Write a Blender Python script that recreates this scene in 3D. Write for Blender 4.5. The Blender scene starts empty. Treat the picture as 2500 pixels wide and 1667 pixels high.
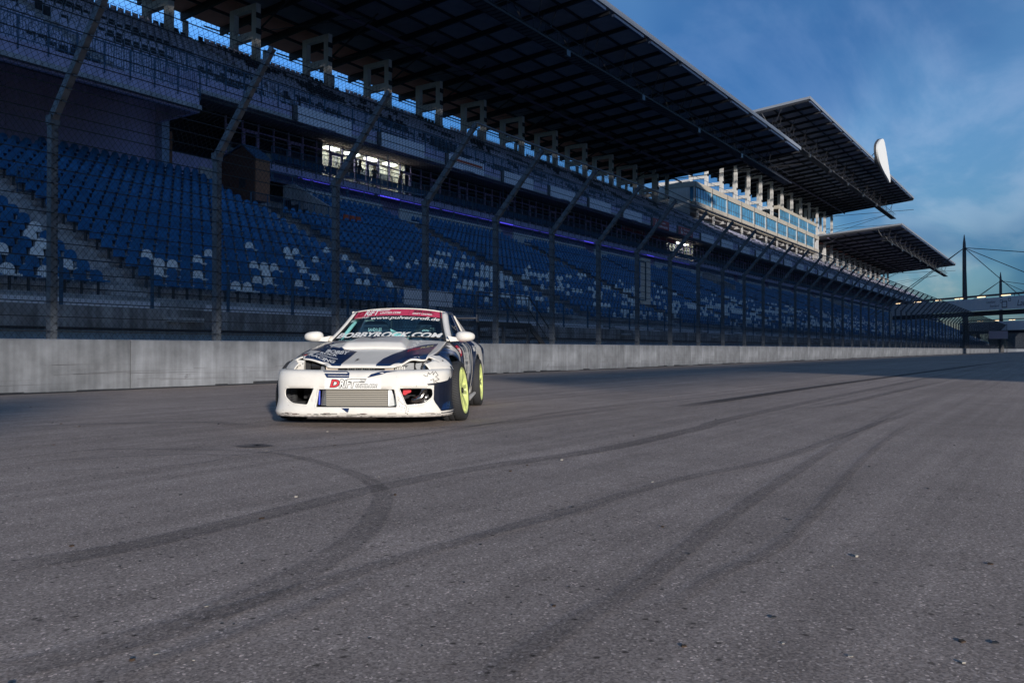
import bpy, bmesh, math, random
import numpy as np
from mathutils import Vector, Matrix
from mathutils.bvhtree import BVHTree
S = bpy.context.scene
R = math.radians

# ------------------------------------------------------------------ camera
cam = bpy.data.objects.new('camera', bpy.data.cameras.new('camera'))
S.collection.objects.link(cam)
cam.location = (0, 0, 0.77)
cam.rotation_euler = (R(90.54), 0, R(33.5 - 90))
cam.data.lens = 29.66
cam.data.sensor_width = 36
cam.data.clip_start = 0.05
cam.data.clip_end = 5000
S.camera = cam

# ------------------------------------------------------------------ light
SUN_EL = 10.0
SUN_DIR = Vector((-0.616, -0.788, 0.0)).normalized()      # horizontal direction towards the sun
world = bpy.data.worlds.new('World'); S.world = world; world.use_nodes = True
wn, wl = world.node_tree.nodes, world.node_tree.links
wn.clear()
def wnode(t, **k):
    n = wn.new(t)
    for a, b in k.items(): setattr(n, a, b)
    return n
sky = wnode('ShaderNodeTexSky', sky_type='NISHITA', sun_disc=False, sun_elevation=R(SUN_EL),
            sun_rotation=math.atan2(SUN_DIR.x, SUN_DIR.y), air_density=1.0, dust_density=0.6, ozone_density=3.0)
tint = wnode('ShaderNodeMix', data_type='RGBA', blend_type='MULTIPLY'); tint.inputs[0].default_value = 1
tint.inputs[7].default_value = (0.57, 0.82, 1.0, 1)
base = wnode('ShaderNodeMix', data_type='RGBA'); base.inputs[0].default_value = 0.48; base.inputs[7].default_value = (0.66, 0.86, 1.25, 1)
wl.new(sky.outputs[0], base.inputs[6]); wl.new(base.outputs[2], tint.inputs[6])
tc = wnode('ShaderNodeTexCoord')
sep = wnode('ShaderNodeSeparateXYZ'); wl.new(tc.outputs['Generated'], sep.inputs[0])
def wmath(op, a, b=None, c=None):
    n = wnode('ShaderNodeMath', operation=op)
    for i, v in enumerate((a, b, c)):
        if v is None: continue
        if isinstance(v, (int, float)): n.inputs[i].default_value = v
        else: wl.new(v, n.inputs[i])
    return n.outputs[0]
zz = wmath('ADD', wmath('MAXIMUM', sep.outputs['Z'], 0.0), 0.16)
comb = wnode('ShaderNodeCombineXYZ')
wl.new(wmath('DIVIDE', sep.outputs['X'], zz), comb.inputs[0]); wl.new(wmath('DIVIDE', sep.outputs['Y'], zz), comb.inputs[1])
cmap = wnode('ShaderNodeMapping'); cmap.inputs['Rotation'].default_value = (0, 0, R(-72)); cmap.inputs['Scale'].default_value = (0.55, 1.25, 1)
cmap.inputs['Location'].default_value = (3.3, 9.1, 0)
wl.new(comb.outputs[0], cmap.inputs[0])
cn = wnode('ShaderNodeTexNoise'); cn.inputs['Scale'].default_value = 1.7; cn.inputs['Detail'].default_value = 10
cn.inputs['Roughness'].default_value = 0.58; cn.inputs['Distortion'].default_value = 0.35
wl.new(cmap.outputs[0], cn.inputs['Vector'])
cr = wnode('ShaderNodeMapRange', interpolation_type='SMOOTHSTEP'); cr.inputs[1].default_value = 0.46; cr.inputs[2].default_value = 0.61
cr.inputs[4].default_value = 0.85
wl.new(cn.outputs[0], cr.inputs[0])
cmix = wnode('ShaderNodeMix', data_type='RGBA'); wl.new(cr.outputs[0], cmix.inputs[0]); wl.new(tint.outputs[2], cmix.inputs[6])
ccol = wnode('ShaderNodeMix', data_type='RGBA', blend_type='MULTIPLY'); ccol.inputs[0].default_value = 1
ccol.inputs[7].default_value = (1.9, 1.3, 1.15, 1); wl.new(tint.outputs[2], ccol.inputs[6])
wl.new(ccol.outputs[2], cmix.inputs[7])
# darker rain-laden patches further up
dn = wnode('ShaderNodeTexNoise'); dn.inputs['Scale'].default_value = 0.8; dn.inputs['Detail'].default_value = 4
wl.new(cmap.outputs[0], dn.inputs['Vector'])
dr = wnode('ShaderNodeMapRange', interpolation_type='SMOOTHSTEP'); dr.inputs[1].default_value = 0.40; dr.inputs[2].default_value = 0.58
dr.inputs[3].default_value = 0.15; dr.inputs[4].default_value = 1.0; wl.new(dn.outputs[0], dr.inputs[0])
dk = wnode('ShaderNodeMix', data_type='RGBA', blend_type='MULTIPLY'); dk.inputs[0].default_value = 1; dk.inputs[7].default_value = (0.30, 0.50, 0.70, 1)
wl.new(cmix.outputs[2], dk.inputs[6])
dm = wnode('ShaderNodeMix', data_type='RGBA'); wl.new(dr.outputs[0], dm.inputs[0]); wl.new(dk.outputs[2], dm.inputs[6]); wl.new(cmix.outputs[2], dm.inputs[7])
# afterglow behind the grandstand: the sky is brighter low down on that side
az = wmath('ADD', wmath('MULTIPLY', sep.outputs['Y'], 0.94), wmath('MULTIPLY', sep.outputs['X'], 0.34))
gl = wnode('ShaderNodeMapRange', interpolation_type='SMOOTHSTEP'); gl.inputs[1].default_value = 0.72; gl.inputs[2].default_value = 1.0
gl.inputs[3].default_value = 1.0; gl.inputs[4].default_value = 2.6; wl.new(az, gl.inputs[0])
gm = wnode('ShaderNodeVectorMath', operation='SCALE'); wl.new(dm.outputs[2], gm.inputs[0]); wl.new(gl.outputs[0], gm.inputs['Scale'])
hz = wnode('ShaderNodeMapRange', interpolation_type='SMOOTHSTEP'); hz.inputs[1].default_value = -0.02; hz.inputs[2].default_value = 0.30
hz.inputs[3].default_value = 0.65; hz.inputs[4].default_value = 1.0; wl.new(sep.outputs['Z'], hz.inputs[0])
hm_ = wnode('ShaderNodeVectorMath', operation='SCALE'); wl.new(gm.outputs[0], hm_.inputs[0]); wl.new(hz.outputs[0], hm_.inputs['Scale'])
bg = wnode('ShaderNodeBackground'); bg.inputs['Strength'].default_value = 0.11
wl.new(hm_.outputs[0], bg.inputs['Color'])
wo = wnode('ShaderNodeOutputWorld'); wl.new(bg.outputs[0], wo.inputs[0])

sun = bpy.data.objects.new('sun', bpy.data.lights.new('sun', 'SUN'))
S.collection.objects.link(sun)
sun.data.energy = 2.25; sun.data.angle = R(2.0); sun.data.color = (1.0, 0.945, 0.88)
sd = Vector((SUN_DIR.x * math.cos(R(SUN_EL)), SUN_DIR.y * math.cos(R(SUN_EL)), math.sin(R(SUN_EL))))
sun.rotation_euler = sd.to_track_quat('Z', 'Y').to_euler()
sun.location = sd * 60
S.view_settings.view_transform = 'Standard'; S.view_settings.look = 'None'
S.view_settings.exposure = 1.0; S.view_settings.gamma = 1.0; S.view_settings.use_curve_mapping = False
S.cycles.max_bounces = 6; S.cycles.transparent_max_bounces = 24; S.cycles.use_denoising = True
S.cycles.caustics_reflective = False; S.cycles.caustics_refractive = False

# ------------------------------------------------------------------ materials
MATS = {}
def mat(name, col, rough=0.6, metal=0.0, var=0.0, scale=3.0, bump=0.0, bscale=40.0, emit=None, estr=1.0, streak=0.0, stretch=(1, 1, 1), coat=0.0, spec=None, dirt=None, wpos=False):
    if name in MATS: return MATS[name]
    m = bpy.data.materials.new(name); m.use_nodes = True
    nt = m.node_tree; n, l = nt.nodes, nt.links
    b = n['Principled BSDF']
    b.inputs['Base Color'].default_value = (*col, 1); b.inputs['Roughness'].default_value = rough; b.inputs['Metallic'].default_value = metal
    if coat: b.inputs['Coat Weight'].default_value = coat; b.inputs['Coat Roughness'].default_value = 0.06
    if spec is not None: b.inputs['Specular IOR Level'].default_value = spec
    if emit: b.inputs['Emission Color'].default_value = (*emit, 1); b.inputs['Emission Strength'].default_value = estr
    if var or bump or streak:
        t = n.new('ShaderNodeTexCoord'); mp = n.new('ShaderNodeMapping'); mp.inputs['Scale'].default_value = stretch
        l.new(t.outputs['Object'], mp.inputs[0])
    if var or streak:
        no = n.new('ShaderNodeTexNoise'); no.inputs['Scale'].default_value = scale; no.inputs['Detail'].default_value = 8; no.inputs['Roughness'].default_value = 0.62
        l.new(mp.outputs[0], no.inputs['Vector'])
        mr = n.new('ShaderNodeMapRange'); mr.inputs[1].default_value = 0.3; mr.inputs[2].default_value = 0.7
        mr.inputs[3].default_value = 1 - var; mr.inputs[4].default_value = 1 + var; l.new(no.outputs[0], mr.inputs[0])
        out = mr.outputs[0]
        if streak:
            m2 = n.new('ShaderNodeMapping'); m2.inputs['Scale'].default_value = (6, 6, 0.35); l.new(t.outputs['Object'], m2.inputs[0])
            n2 = n.new('ShaderNodeTexNoise'); n2.inputs['Scale'].default_value = 1.2; n2.inputs['Detail'].default_value = 6; l.new(m2.outputs[0], n2.inputs['Vector'])
            r2 = n.new('ShaderNodeMapRange'); r2.inputs[1].default_value = 0.35; r2.inputs[2].default_value = 0.65; r2.inputs[3].default_value = 1 - streak; r2.inputs[4].default_value = 1 + streak * 0.5
            l.new(n2.outputs[0], r2.inputs[0])
            mu = n.new('ShaderNodeMath'); mu.operation = 'MULTIPLY'; l.new(out, mu.inputs[0]); l.new(r2.outputs[0], mu.inputs[1]); out = mu.outputs[0]
        vm = n.new('ShaderNodeVectorMath'); vm.operation = 'SCALE'; vm.inputs[0].default_value = col; l.new(out, vm.inputs['Scale'])
        res = vm.outputs[0]
        if dirt:
            n3 = n.new('ShaderNodeTexNoise'); n3.inputs['Scale'].default_value = dirt[1]; n3.inputs['Detail'].default_value = 10; n3.inputs['Roughness'].default_value = 0.7
            l.new(mp.outputs[0], n3.inputs['Vector'])
            r3 = n.new('ShaderNodeMapRange'); r3.inputs[1].default_value = dirt[2]; r3.inputs[2].default_value = dirt[2] + 0.08; l.new(n3.outputs[0], r3.inputs[0])
            mx = n.new('ShaderNodeMix'); mx.data_type = 'RGBA'; mx.inputs[7].default_value = (*dirt[0], 1)
            l.new(r3.outputs[0], mx.inputs[0]); l.new(res, mx.inputs[6]); res = mx.outputs[2]
        l.new(res, b.inputs['Base Color'])
    if wpos and var:
        gp = n.new('ShaderNodeNewGeometry'); l.new(gp.outputs['Position'], no.inputs['Vector'])
    if bump:
        nb = n.new('ShaderNodeTexNoise'); nb.inputs['Scale'].default_value = bscale; nb.inputs['Detail'].default_value = 4
        l.new(t.outputs['Object'], nb.inputs['Vector'])
        bp = n.new('ShaderNodeBump'); bp.inputs['Strength'].default_value = bump; bp.inputs['Distance'].default_value = 0.01
        l.new(nb.outputs[0], bp.inputs['Height']); l.new(bp.outputs[0], b.inputs['Normal'])
    MATS[name] = m
    return m
def glass_mat(name, tint, gloss=0.12, trans=0.8):
    m = bpy.data.materials.new(name); m.use_nodes = True
    n, l = m.node_tree.nodes, m.node_tree.links; n.clear()
    o = n.new('ShaderNodeOutputMaterial'); tr = n.new('ShaderNodeBsdfTransparent'); tr.inputs[0].default_value = (*[c * trans for c in tint], 1)
    gs = n.new('ShaderNodeBsdfGlossy'); gs.inputs['Roughness'].default_value = 0.03
    fr = n.new('ShaderNodeLayerWeight'); pw_ = n.new('ShaderNodeMath'); pw_.operation = 'POWER'; pw_.inputs[1].default_value = 5.0; l.new(fr.outputs['Facing'], pw_.inputs[0])
    fr.inputs[0].default_value = 0.5
    ad = n.new('ShaderNodeMath'); ad.operation = 'ADD'; ad.inputs[1].default_value = gloss + 0.04; ad.use_clamp = True; l.new(pw_.outputs[0], ad.inputs[0])
    mx = n.new('ShaderNodeMixShader'); l.new(ad.outputs[0], mx.inputs[0]); l.new(tr.outputs[0], mx.inputs[1]); l.new(gs.outputs[0], mx.inputs[2]); l.new(mx.outputs[0], o.inputs[0])
    MATS[name] = m; return m

CONC = mat('concrete', (0.48, 0.47, 0.48), 0.85, var=0.3, scale=0.9, streak=0.25, bump=0.25, bscale=25)
CONCD = mat('dirty_concrete', (0.30, 0.285, 0.29), 0.9, var=0.55, scale=0.8, streak=0.4, bump=0.3, bscale=20)
BARR = mat('barrier_concrete', (0.215, 0.225, 0.245), 0.85, var=0.40, scale=1.1, streak=0.20, bump=0.35, bscale=60, dirt=((0.10, 0.10, 0.11), 1.3, 0.66))
RUBB = mat('rubber_dust', (0.030, 0.031, 0.035), 0.95, var=0.3, scale=20)
FASC = mat('fascia_paint', (0.55, 0.50, 0.70), 0.8, var=0.15, scale=0.6, streak=0.18)
LAV = mat('lavender_wall', (0.62, 0.55, 0.80), 0.85, var=0.12, scale=0.4, streak=0.12)
WHITEP = mat('white_paint', (0.62, 0.60, 0.58), 0.6, var=0.1, scale=0.8, streak=0.12)
BEIGE = mat('beige_cladding', (0.42, 0.38, 0.32), 0.6, var=0.08, scale=0.7)
STEEL = mat('galvanised_steel', (0.15, 0.17, 0.20), 0.5, 0.45, var=0.3, scale=4, bump=0.1)
STEELD = mat('weathered_steel', (0.10, 0.10, 0.105), 0.6, 0.4, var=0.4, scale=3)
WIRE = mat('steel_wire', (0.035, 0.04, 0.05), 0.5, 0.6)
BLUEST = mat('blue_steel', (0.045, 0.11, 0.19), 0.5, 0.1, var=0.2, scale=2)
BLACKST = mat('black_steel', (0.028, 0.029, 0.036), 0.6, 0.2)
ROOFP = mat('roof_panel', (0.24, 0.25, 0.30), 0.8, var=0.3, scale=0.35)
ROOFR = mat('roof_panel_red', (0.62, 0.26, 0.20), 0.8, var=0.25, scale=0.4)
BLUES = mat('blue_plastic', (0.030, 0.165, 0.37), 0.5, spec=0.25, var=0.35, scale=1.1, wpos=True)
WHITES = mat('white_plastic', (0.88, 0.88, 0.88), 0.45, var=0.10, scale=2, wpos=True)
GREYS = mat('grey_plastic', (0.62, 0.60, 0.78), 0.5)
BLACKS = mat('black_plastic', (0.012, 0.013, 0.02), 0.5)
WOODB = mat('brown_boards', (0.10, 0.045, 0.03), 0.8, var=0.25, scale=2, stretch=(1, 1, 6))
BRICK = mat('orange_brick', (0.34, 0.15, 0.08), 0.85, var=0.2, scale=8)
BANN = mat('white_banner', (0.88, 0.84, 0.88), 0.6, var=0.05, scale=1)
REDB = mat('red_print', (0.42, 0.02, 0.03), 0.5)
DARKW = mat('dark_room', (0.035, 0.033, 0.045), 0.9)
CREAM = mat('lit_room_wall', (0.75, 0.70, 0.58), 0.8)
LAMP = mat('lamp_light', (1, 0.9, 0.7), emit=(1.0, 0.90, 0.72), estr=10.0)
LAMPB = mat('bridge_lamp_light', (1, 0.85, 0.6), emit=(1.0, 0.72, 0.42), estr=1.6)
LED = mat('led_blue', (0.1, 0.1, 0.6), emit=(0.10, 0.08, 1.0), estr=0.55)
GLASS = glass_mat('window_glass', (0.75, 0.85, 0.95), 0.05, 0.9)
GLASSB = mat('painted_sky_glass', (0.10, 0.34, 0.55), 0.12, 0.35, var=0.35, scale=0.6)  # blue sky reflection is put into the base colour of the glass

# ------------------------------------------------------------------ mesh helpers
class MB:
    def __init__(s): s.v = []; s.f = []; s.m = []; s.mats = []
    def mi(s, m):
        if m not in s.mats: s.mats.append(m)
        return s.mats.index(m)
    def box(s, x0, x1, y0, y1, z0, z1, m):
        b = len(s.v); k = s.mi(m)
        s.v += [(x0,y0,z0),(x1,y0,z0),(x1,y1,z0),(x0,y1,z0),(x0,y0,z1),(x1,y0,z1),(x1,y1,z1),(x0,y1,z1)]
        for q in ((3,2,1,0),(4,5,6,7),(0,1,5,4),(1,2,6,5),(2,3,7,6),(3,0,4,7)):
            s.f.append(tuple(b + i for i in q)); s.m.append(k)
        return s
    def hexa(s, pts, m):
        b = len(s.v); k = s.mi(m); s.v += [tuple(p) for p in pts]
        for q in ((3,2,1,0),(4,5,6,7),(0,1,5,4),(1,2,6,5),(2,3,7,6),(3,0,4,7)):
            s.f.append(tuple(b + i for i in q)); s.m.append(k)
        return s
    def bar(s, p, q, w, m, n=4, w2=None):
        p, q = Vector(p), Vector(q); d = (q - p).normalized()
        u = d.cross(Vector((0, 0, 1)));
        if u.length < 1e-3: u = d.cross(Vector((0, 1, 0)))
        u.normalize(); v = d.cross(u); b = len(s.v); k = s.mi(m)
        w2 = w if w2 is None else w2
        off = math.pi / 4 if n == 4 else 0
        for c, ww in ((p, w), (q, w2)):
            for i in range(n):
                a = 2 * math.pi * i / n + off
                s.v.append(tuple(c + (u * math.cos(a) + v * math.sin(a)) * ww))
        for i in range(n):
            j = (i + 1) % n; s.f.append((b+i, b+j, b+n+j, b+n+i)); s.m.append(k)
        if n > 2:
            s.f.append(tuple(b + i for i in reversed(range(n)))); s.m.append(k)
            s.f.append(tuple(b + n + i for i in range(n))); s.m.append(k)
        return s
    def tube(s, pts, r, m, n=8):
        pts = [Vector(p) for p in pts]; b = len(s.v); k = s.mi(m); pu = None
        for i, p in enumerate(pts):
            d = (pts[min(i+1, len(pts)-1)] - pts[max(i-1, 0)]).normalized()
            u = d.cross(Vector((0, 0, 1))) if pu is None else (pu - d * pu.dot(d))
            if u.length < 1e-3: u = d.cross(Vector((0, 1, 0)))
            u.normalize(); pu = u; v = d.cross(u)
            rr = r[i] if isinstance(r, (list, tuple)) else r
            for j in range(n):
                a = 2 * math.pi * j / n; s.v.append(tuple(p + (u * math.cos(a) + v * math.sin(a)) * rr))
        for i in range(len(pts) - 1):
            for j in range(n):
                q = (j + 1) % n; s.f.append((b+i*n+j, b+i*n+q, b+(i+1)*n+q, b+(i+1)*n+j)); s.m.append(k)
        s.f.append(tuple(b + i for i in reversed(range(n)))); s.m.append(k)
        s.f.append(tuple(b + (len(pts)-1)*n + i for i in range(n))); s.m.append(k)
        return s
    def prism(s, poly, y0, y1, m, axis='y'):
        b = len(s.v); k = s.mi(m); n = len(poly)
        def P(a, c, t): return {'y': (a, t, c), 'x': (t, a, c), 'z': (a, c, t)}[axis]
        s.v += [P(a, c, y0) for a, c in poly] + [P(a, c, y1) for a, c in poly]
        s.f.append(tuple(b + i for i in reversed(range(n)))); s.m.append(k)
        s.f.append(tuple(b + n + i for i in range(n))); s.m.append(k)
        for i in range(n):
            j = (i + 1) % n; s.f.append((b+i, b+j, b+n+j, b+n+i)); s.m.append(k)
        return s
    def mesh(s, name, smooth=False):
        me = bpy.data.meshes.new(name); me.from_pydata(s.v, [], s.f)
        for m in s.mats: me.materials.append(m)
        me.polygons.foreach_set('material_index', s.m)
        if smooth: me.polygons.foreach_set('use_smooth', [True] * len(s.f))
        me.update(); return me
    def obj(s, name, parent=None, loc=None, smooth=False):
        bm = bmesh.new(); me = s.mesh(name, smooth); bm.from_mesh(me); bmesh.ops.recalc_face_normals(bm, faces=bm.faces); bm.to_mesh(me); bm.free()
        return link(name, me, parent, loc)
def link(name, me, parent=None, loc=None, rot=None):
    o = bpy.data.objects.new(name, me); S.collection.objects.link(o)
    if parent: o.parent = parent
    if loc is not None: o.location = loc
    if rot is not None: o.rotation_euler = rot
    return o
def thing(name, label, cat, group=None, loc=(0, 0, 0), rot=(0, 0, 0), kind=None):
    o = bpy.data.objects.new(name, None); S.collection.objects.link(o); o.location = loc; o.rotation_euler = rot
    return tag(o, label, cat, group, kind)
def tag(o, label=None, cat=None, group=None, kind=None):
    for k, v in (('label', label), ('category', cat), ('group', group), ('kind', kind)):
        if v: o[k] = v
    return o
ORD = ['first', 'second', 'third', 'fourth', 'fifth', 'sixth', 'seventh', 'eighth', 'ninth', 'tenth', 'eleventh', 'twelfth', 'thirteenth',
       'fourteenth', 'fifteenth', 'sixteenth', 'seventeenth', 'eighteenth', 'nineteenth', 'twentieth']
ORD += ['twenty-' + o for o in ORD[:9]] + ['thirtieth'] + ['thirty-' + o for o in ORD[:9]] + ['fortieth'] + ['forty-' + o for o in ORD[:9]] + ['fiftieth'] + ['fifty-' + o for o in ORD[:9]] + ['sixtieth'] + ['sixty-' + o for o in ORD[:9]] + ['seventieth'] + ['seventy-' + o for o in ORD[:9]] + ['eightieth'] + ['eighty-' + o for o in ORD[:9]]
FONT = bpy.data.curves.new('f', 'FONT').font
def text_mesh(txt, h=1.0, shear=0.0, bold=0.0, width=None, space=1.0):
    """flat lettering as a mesh in the XY plane, origin at its lower left, cap height about h"""
    c = bpy.data.curves.new('lettering', 'FONT'); c.body = txt; c.size = 1.0; c.shear = shear; c.offset = bold; c.space_character = space
    c.resolution_u = 3
    o = bpy.data.objects.new('lettering', c); S.collection.objects.link(o)
    dg = bpy.context.evaluated_depsgraph_get(); me = bpy.data.meshes.new_from_object(o.evaluated_get(dg))
    bpy.data.objects.remove(o)
    co = np.array([v.co[:] for v in me.vertices]) if len(me.vertices) else np.zeros((0, 3))
    mn, mx = co.min(0), co.max(0)
    sy = h / (mx[1] - mn[1]); sx = sy if width is None else width / (mx[0] - mn[0])
    co = (co - mn) * [sx, sy, 1]
    faces = [tuple(p.vertices) for p in me.polygons]
    bpy.data.meshes.remove(me)
    return co, faces
def flat_text(name, txt, m, parent, origin, ux, uz, h, width=None, shear=0.0, bold=0.0):
    co, faces = text_mesh(txt, h, shear, bold, width)
    o3, ux, uz = Vector(origin), Vector(ux), Vector(uz)
    me = bpy.data.meshes.new(name); me.from_pydata([tuple(o3 + ux * c[0] + uz * c[1]) for c in co], [], faces); me.materials.append(m)
    return link(name, me, parent)

# ================================================================== ground and track
def asphalt():
    m = bpy.data.materials.new('asphalt'); m.use_nodes = True
    n, l = m.node_tree.nodes, m.node_tree.links; b = n['Principled BSDF']
    t = n.new('ShaderNodeTexCoord')
    def noise(sc, det, rough=0.6, vec=None):
        x = n.new('ShaderNodeTexNoise'); x.inputs['Scale'].default_value = sc; x.inputs['Detail'].default_value = det; x.inputs['Roughness'].default_value = rough
        l.new(vec or t.outputs['Object'], x.inputs['Vector']); return x.outputs[0]
    def mr(s, a, b_, c, d):
        x = n.new('ShaderNodeMapRange'); l.new(s, x.inputs[0])
        for i, v in enumerate((a, b_, c, d)): x.inputs[i + 1].default_value = v
        return x.outputs[0]
    def mul(a, b_):
        x = n.new('ShaderNodeMath'); x.operation = 'MULTIPLY'; l.new(a, x.inputs[0]); l.new(b_, x.inputs[1]); return x.outputs[0]
    big = mr(noise(0.22, 6), 0.3, 0.7, 0.86, 1.12)
    mid = mr(noise(2.2, 8, 0.7), 0.3, 0.7, 0.86, 1.12)
    fine = mr(noise(85, 6, 0.8), 0.32, 0.68, 0.70, 1.32)
    v = n.new('ShaderNodeTexVoronoi'); v.inputs['Scale'].default_value = 150; l.new(t.outputs['Object'], v.inputs['Vector'])
    sc = n.new('ShaderNodeSeparateColor'); l.new(v.outputs['Color'], sc.inputs[0])
    agg = mr(sc.outputs[0], 0.0, 1.0, 0.66, 1.34)
    bright = mr(sc.outputs[1], 0.94, 0.96, 1.0, 1.9)
    v2 = n.new('ShaderNodeTexVoronoi'); v2.inputs['Scale'].default_value = 26; l.new(t.outputs['Object'], v2.inputs['Vector'])
    sc2 = n.new('ShaderNodeSeparateColor'); l.new(v2.outputs['Color'], sc2.inputs[0])
    d1 = mr(v2.outputs['Distance'], 0.16, 0.30, 0.0, 1.0)
    pit0 = mr(sc2.outputs[0], 0.86, 0.87, 1.0, 0.0)
    mxp = n.new('ShaderNodeMath'); mxp.operation = 'MAXIMUM'; l.new(d1, mxp.inputs[0]); l.new(pit0, mxp.inputs[1])
    pits = mr(mxp.outputs[0], 0, 1, 0.35, 1.0)
    # long faint tyre streaks along the racing direction
    mp = n.new('ShaderNodeMapping'); mp.inputs['Scale'].default_value = (0.06, 3.6, 1); mp.inputs['Rotation'].default_value = (0, 0, R(-3)); l.new(t.outputs['Object'], mp.inputs[0])
    st = mr(noise(1.0, 6, 0.6, mp.outputs[0]), 0.40, 0.62, 0.84, 1.05)
    f = mul(mul(mul(mul(mul(mul(big, mid), fine), agg), bright), pits), st)
    vm = n.new('ShaderNodeVectorMath'); vm.operation = 'SCALE'; vm.inputs[0].default_value = (0.372, 0.300, 0.258); l.new(f, vm.inputs['Scale'])
    l.new(vm.outputs[0], b.inputs['Base Color']); b.inputs['Roughness'].default_value = 0.9; b.inputs['Specular IOR Level'].default_value = 0.12
    bp = n.new('ShaderNodeBump'); bp.inputs['Strength'].default_value = 0.45; bp.inputs['Distance'].default_value = 0.004
    l.new(fine, bp.inputs['Height']); l.new(bp.outputs[0], b.inputs['Normal'])
    return m
ASPH = asphalt()
GRASS = mat('dry_grass_ground', (0.05, 0.06, 0.03), 0.95, var=0.4, scale=0.5)
g = MB().box(-600, 1800, -900, 900, -0.6, -0.012, GRASS).obj('ground'); tag(g, 'flat dark ground around the racetrack', kind='structure')
tr = MB(); tr.box(-60, 420, -22, 15.09, -0.3, 0.0, ASPH); trk = tr.obj('racetrack'); tag(trk, 'grey asphalt racetrack crossed by curving tyre marks', kind='structure')
ap = MB().box(-60, 420, 15.41, 21.4, -0.3, 0.0, CONCD).obj('service_strip'); tag(ap, 'concrete service strip between the barrier and the grandstand', kind='structure')

# tyre marks: thin ribbons with a ragged, see-through edge
def mark_mat(name, dens, lo, scl):
    m = bpy.data.materials.new(name); m.use_nodes = True
    n, l = m.node_tree.nodes, m.node_tree.links; b = n['Principled BSDF']
    b.inputs['Base Color'].default_value = (0.045, 0.044, 0.048, 1); b.inputs['Roughness'].default_value = 0.8; b.inputs['Specular IOR Level'].default_value = 0.15
    t = n.new('ShaderNodeTexCoord'); x = n.new('ShaderNodeTexNoise'); x.inputs['Scale'].default_value = scl; x.inputs['Detail'].default_value = 8; x.inputs['Roughness'].default_value = 0.8
    l.new(t.outputs['Object'], x.inputs['Vector'])
    at = n.new('ShaderNodeAttribute'); at.attribute_name = 'core'
    r = n.new('ShaderNodeMapRange'); r.inputs[1].default_value = 0.3; r.inputs[2].default_value = 0.7; r.inputs[3].default_value = lo; r.inputs[4].default_value = 1.0; l.new(x.outputs[0], r.inputs[0])
    mu = n.new('ShaderNodeMath'); mu.operation = 'MULTIPLY'; l.new(r.outputs[0], mu.inputs[0]); l.new(at.outputs['Fac'], mu.inputs[1])
    m3 = n.new('ShaderNodeMath'); m3.operation = 'MULTIPLY'; l.new(mu.outputs[0], m3.inputs[0]); m3.inputs[1].default_value = dens
    l.new(m3.outputs[0], b.inputs['Alpha']); return m
MK1, MK2, MK3 = mark_mat('tyre_rubber', 0.42, 0.15, 30), mark_mat('tyre_rubber_faint', 0.36, 0.0, 24), mark_mat('tyre_rubber_dark', 0.8, 0.6, 30)
def spline(pts, n=8):
    pts = [Vector(p) for p in pts]; P = [pts[0] * 2 - pts[1]] + pts + [pts[-1] * 2 - pts[-2]]; out = []
    for i in range(1, len(P) - 2):
        for k in range(n):
            t = k / n; a, b, c, d = P[i-1], P[i], P[i+1], P[i+2]
            out.append(0.5 * ((2*b) + (c-a)*t + (2*a-5*b+4*c-d)*t*t + (3*b-a-3*c+d)*t**3))
    out.append(pts[-1]); return out
ZM = [0.004]
def ribbon(pts, w, m):
    w = [q * 0.50 for q in w] if isinstance(w, (list, tuple)) else w * 0.66
    c = spline([(p[0], p[1], 0) for p in pts]); ws = np.interp(np.linspace(0, 1, len(c)), np.linspace(0, 1, len(w)), w) if isinstance(w, (list, tuple)) else [w] * len(c)
    vs, fs, core = [], [], []; prof = [(-0.5, 0.0), (-0.40, 0.95), (0, 0.70), (0.40, 0.95), (0.5, 0.0)]
    for i, p in enumerate(c):
        d = (c[min(i+1, len(c)-1)] - c[max(i-1, 0)]).normalized(); nn = Vector((-d.y, d.x, 0))
        e = min(1.0, i / 6, (len(c) - 1 - i) / 6)
        for a, k in prof:
            q = p + nn * a * ws[i]; vs.append((q.x, q.y, ZM[0])); core.append(k * e)
    for i in range(len(c) - 1):
        for j in range(4): b = i * 5 + j; fs.append((b, b+1, b+6, b+5))
    me = bpy.data.meshes.new('tyre_mark'); me.from_pydata(vs, [], fs); me.materials.append(m)
    a = me.attributes.new('core', 'FLOAT', 'POINT'); a.data.foreach_set('value', core)
    o = link('tyre_mark', me, trk); ZM[0] += 0.0008; return o
ribbon([(1.41, 3.17), (1.84, 3.07), (2.35, 3.09), (3.06, 3.16), (3.51, 3.21), (4.45, 3.2), (5.89, 2.99), (7.81, 3.02), (13.8, 3.19), (52.99, 3.14)], [0.42,0.38,0.36,0.38,0.42], MK1)
ribbon([(2.74, 6.16), (3.57, 6.24), (3.97, 5.74), (4.19, 5.2), (4.21, 4.74), (3.99, 4.08), (3.7, 3.49), (3.36, 3.05), (2.99, 2.74), (2.6, 2.47), (2.17, 2.26), (1.75, 2.13), (1.43, 2.07), (1.14, 2.1), (0.95, 2.14)], [0.1,0.15,0.20,0.23,0.30,0.36,0.34], MK2)
ribbon([(1.31, 2.08), (1.58, 2.07), (1.9, 2.06), (2.55, 2.04), (3.29, 2.0), (4.64, 1.93), (6.1, 1.71), (8.69, 1.68), (13.01, 1.55)], 0.16, MK2)
ribbon([(1.52, 1.09), (1.77, 1.14), (2.09, 1.16), (2.44, 1.16), (2.94, 1.22), (3.99, 1.33), (5.28, 1.43), (7.99, 1.62), (13.36, 1.88)], 0.15, MK2)
ribbon([(2.24, 1.0), (2.79, 1.0), (3.28, 0.95), (4.2, 1.01), (6.43, 1.22), (10.39, 1.46)], 0.10, MK2)
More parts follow.
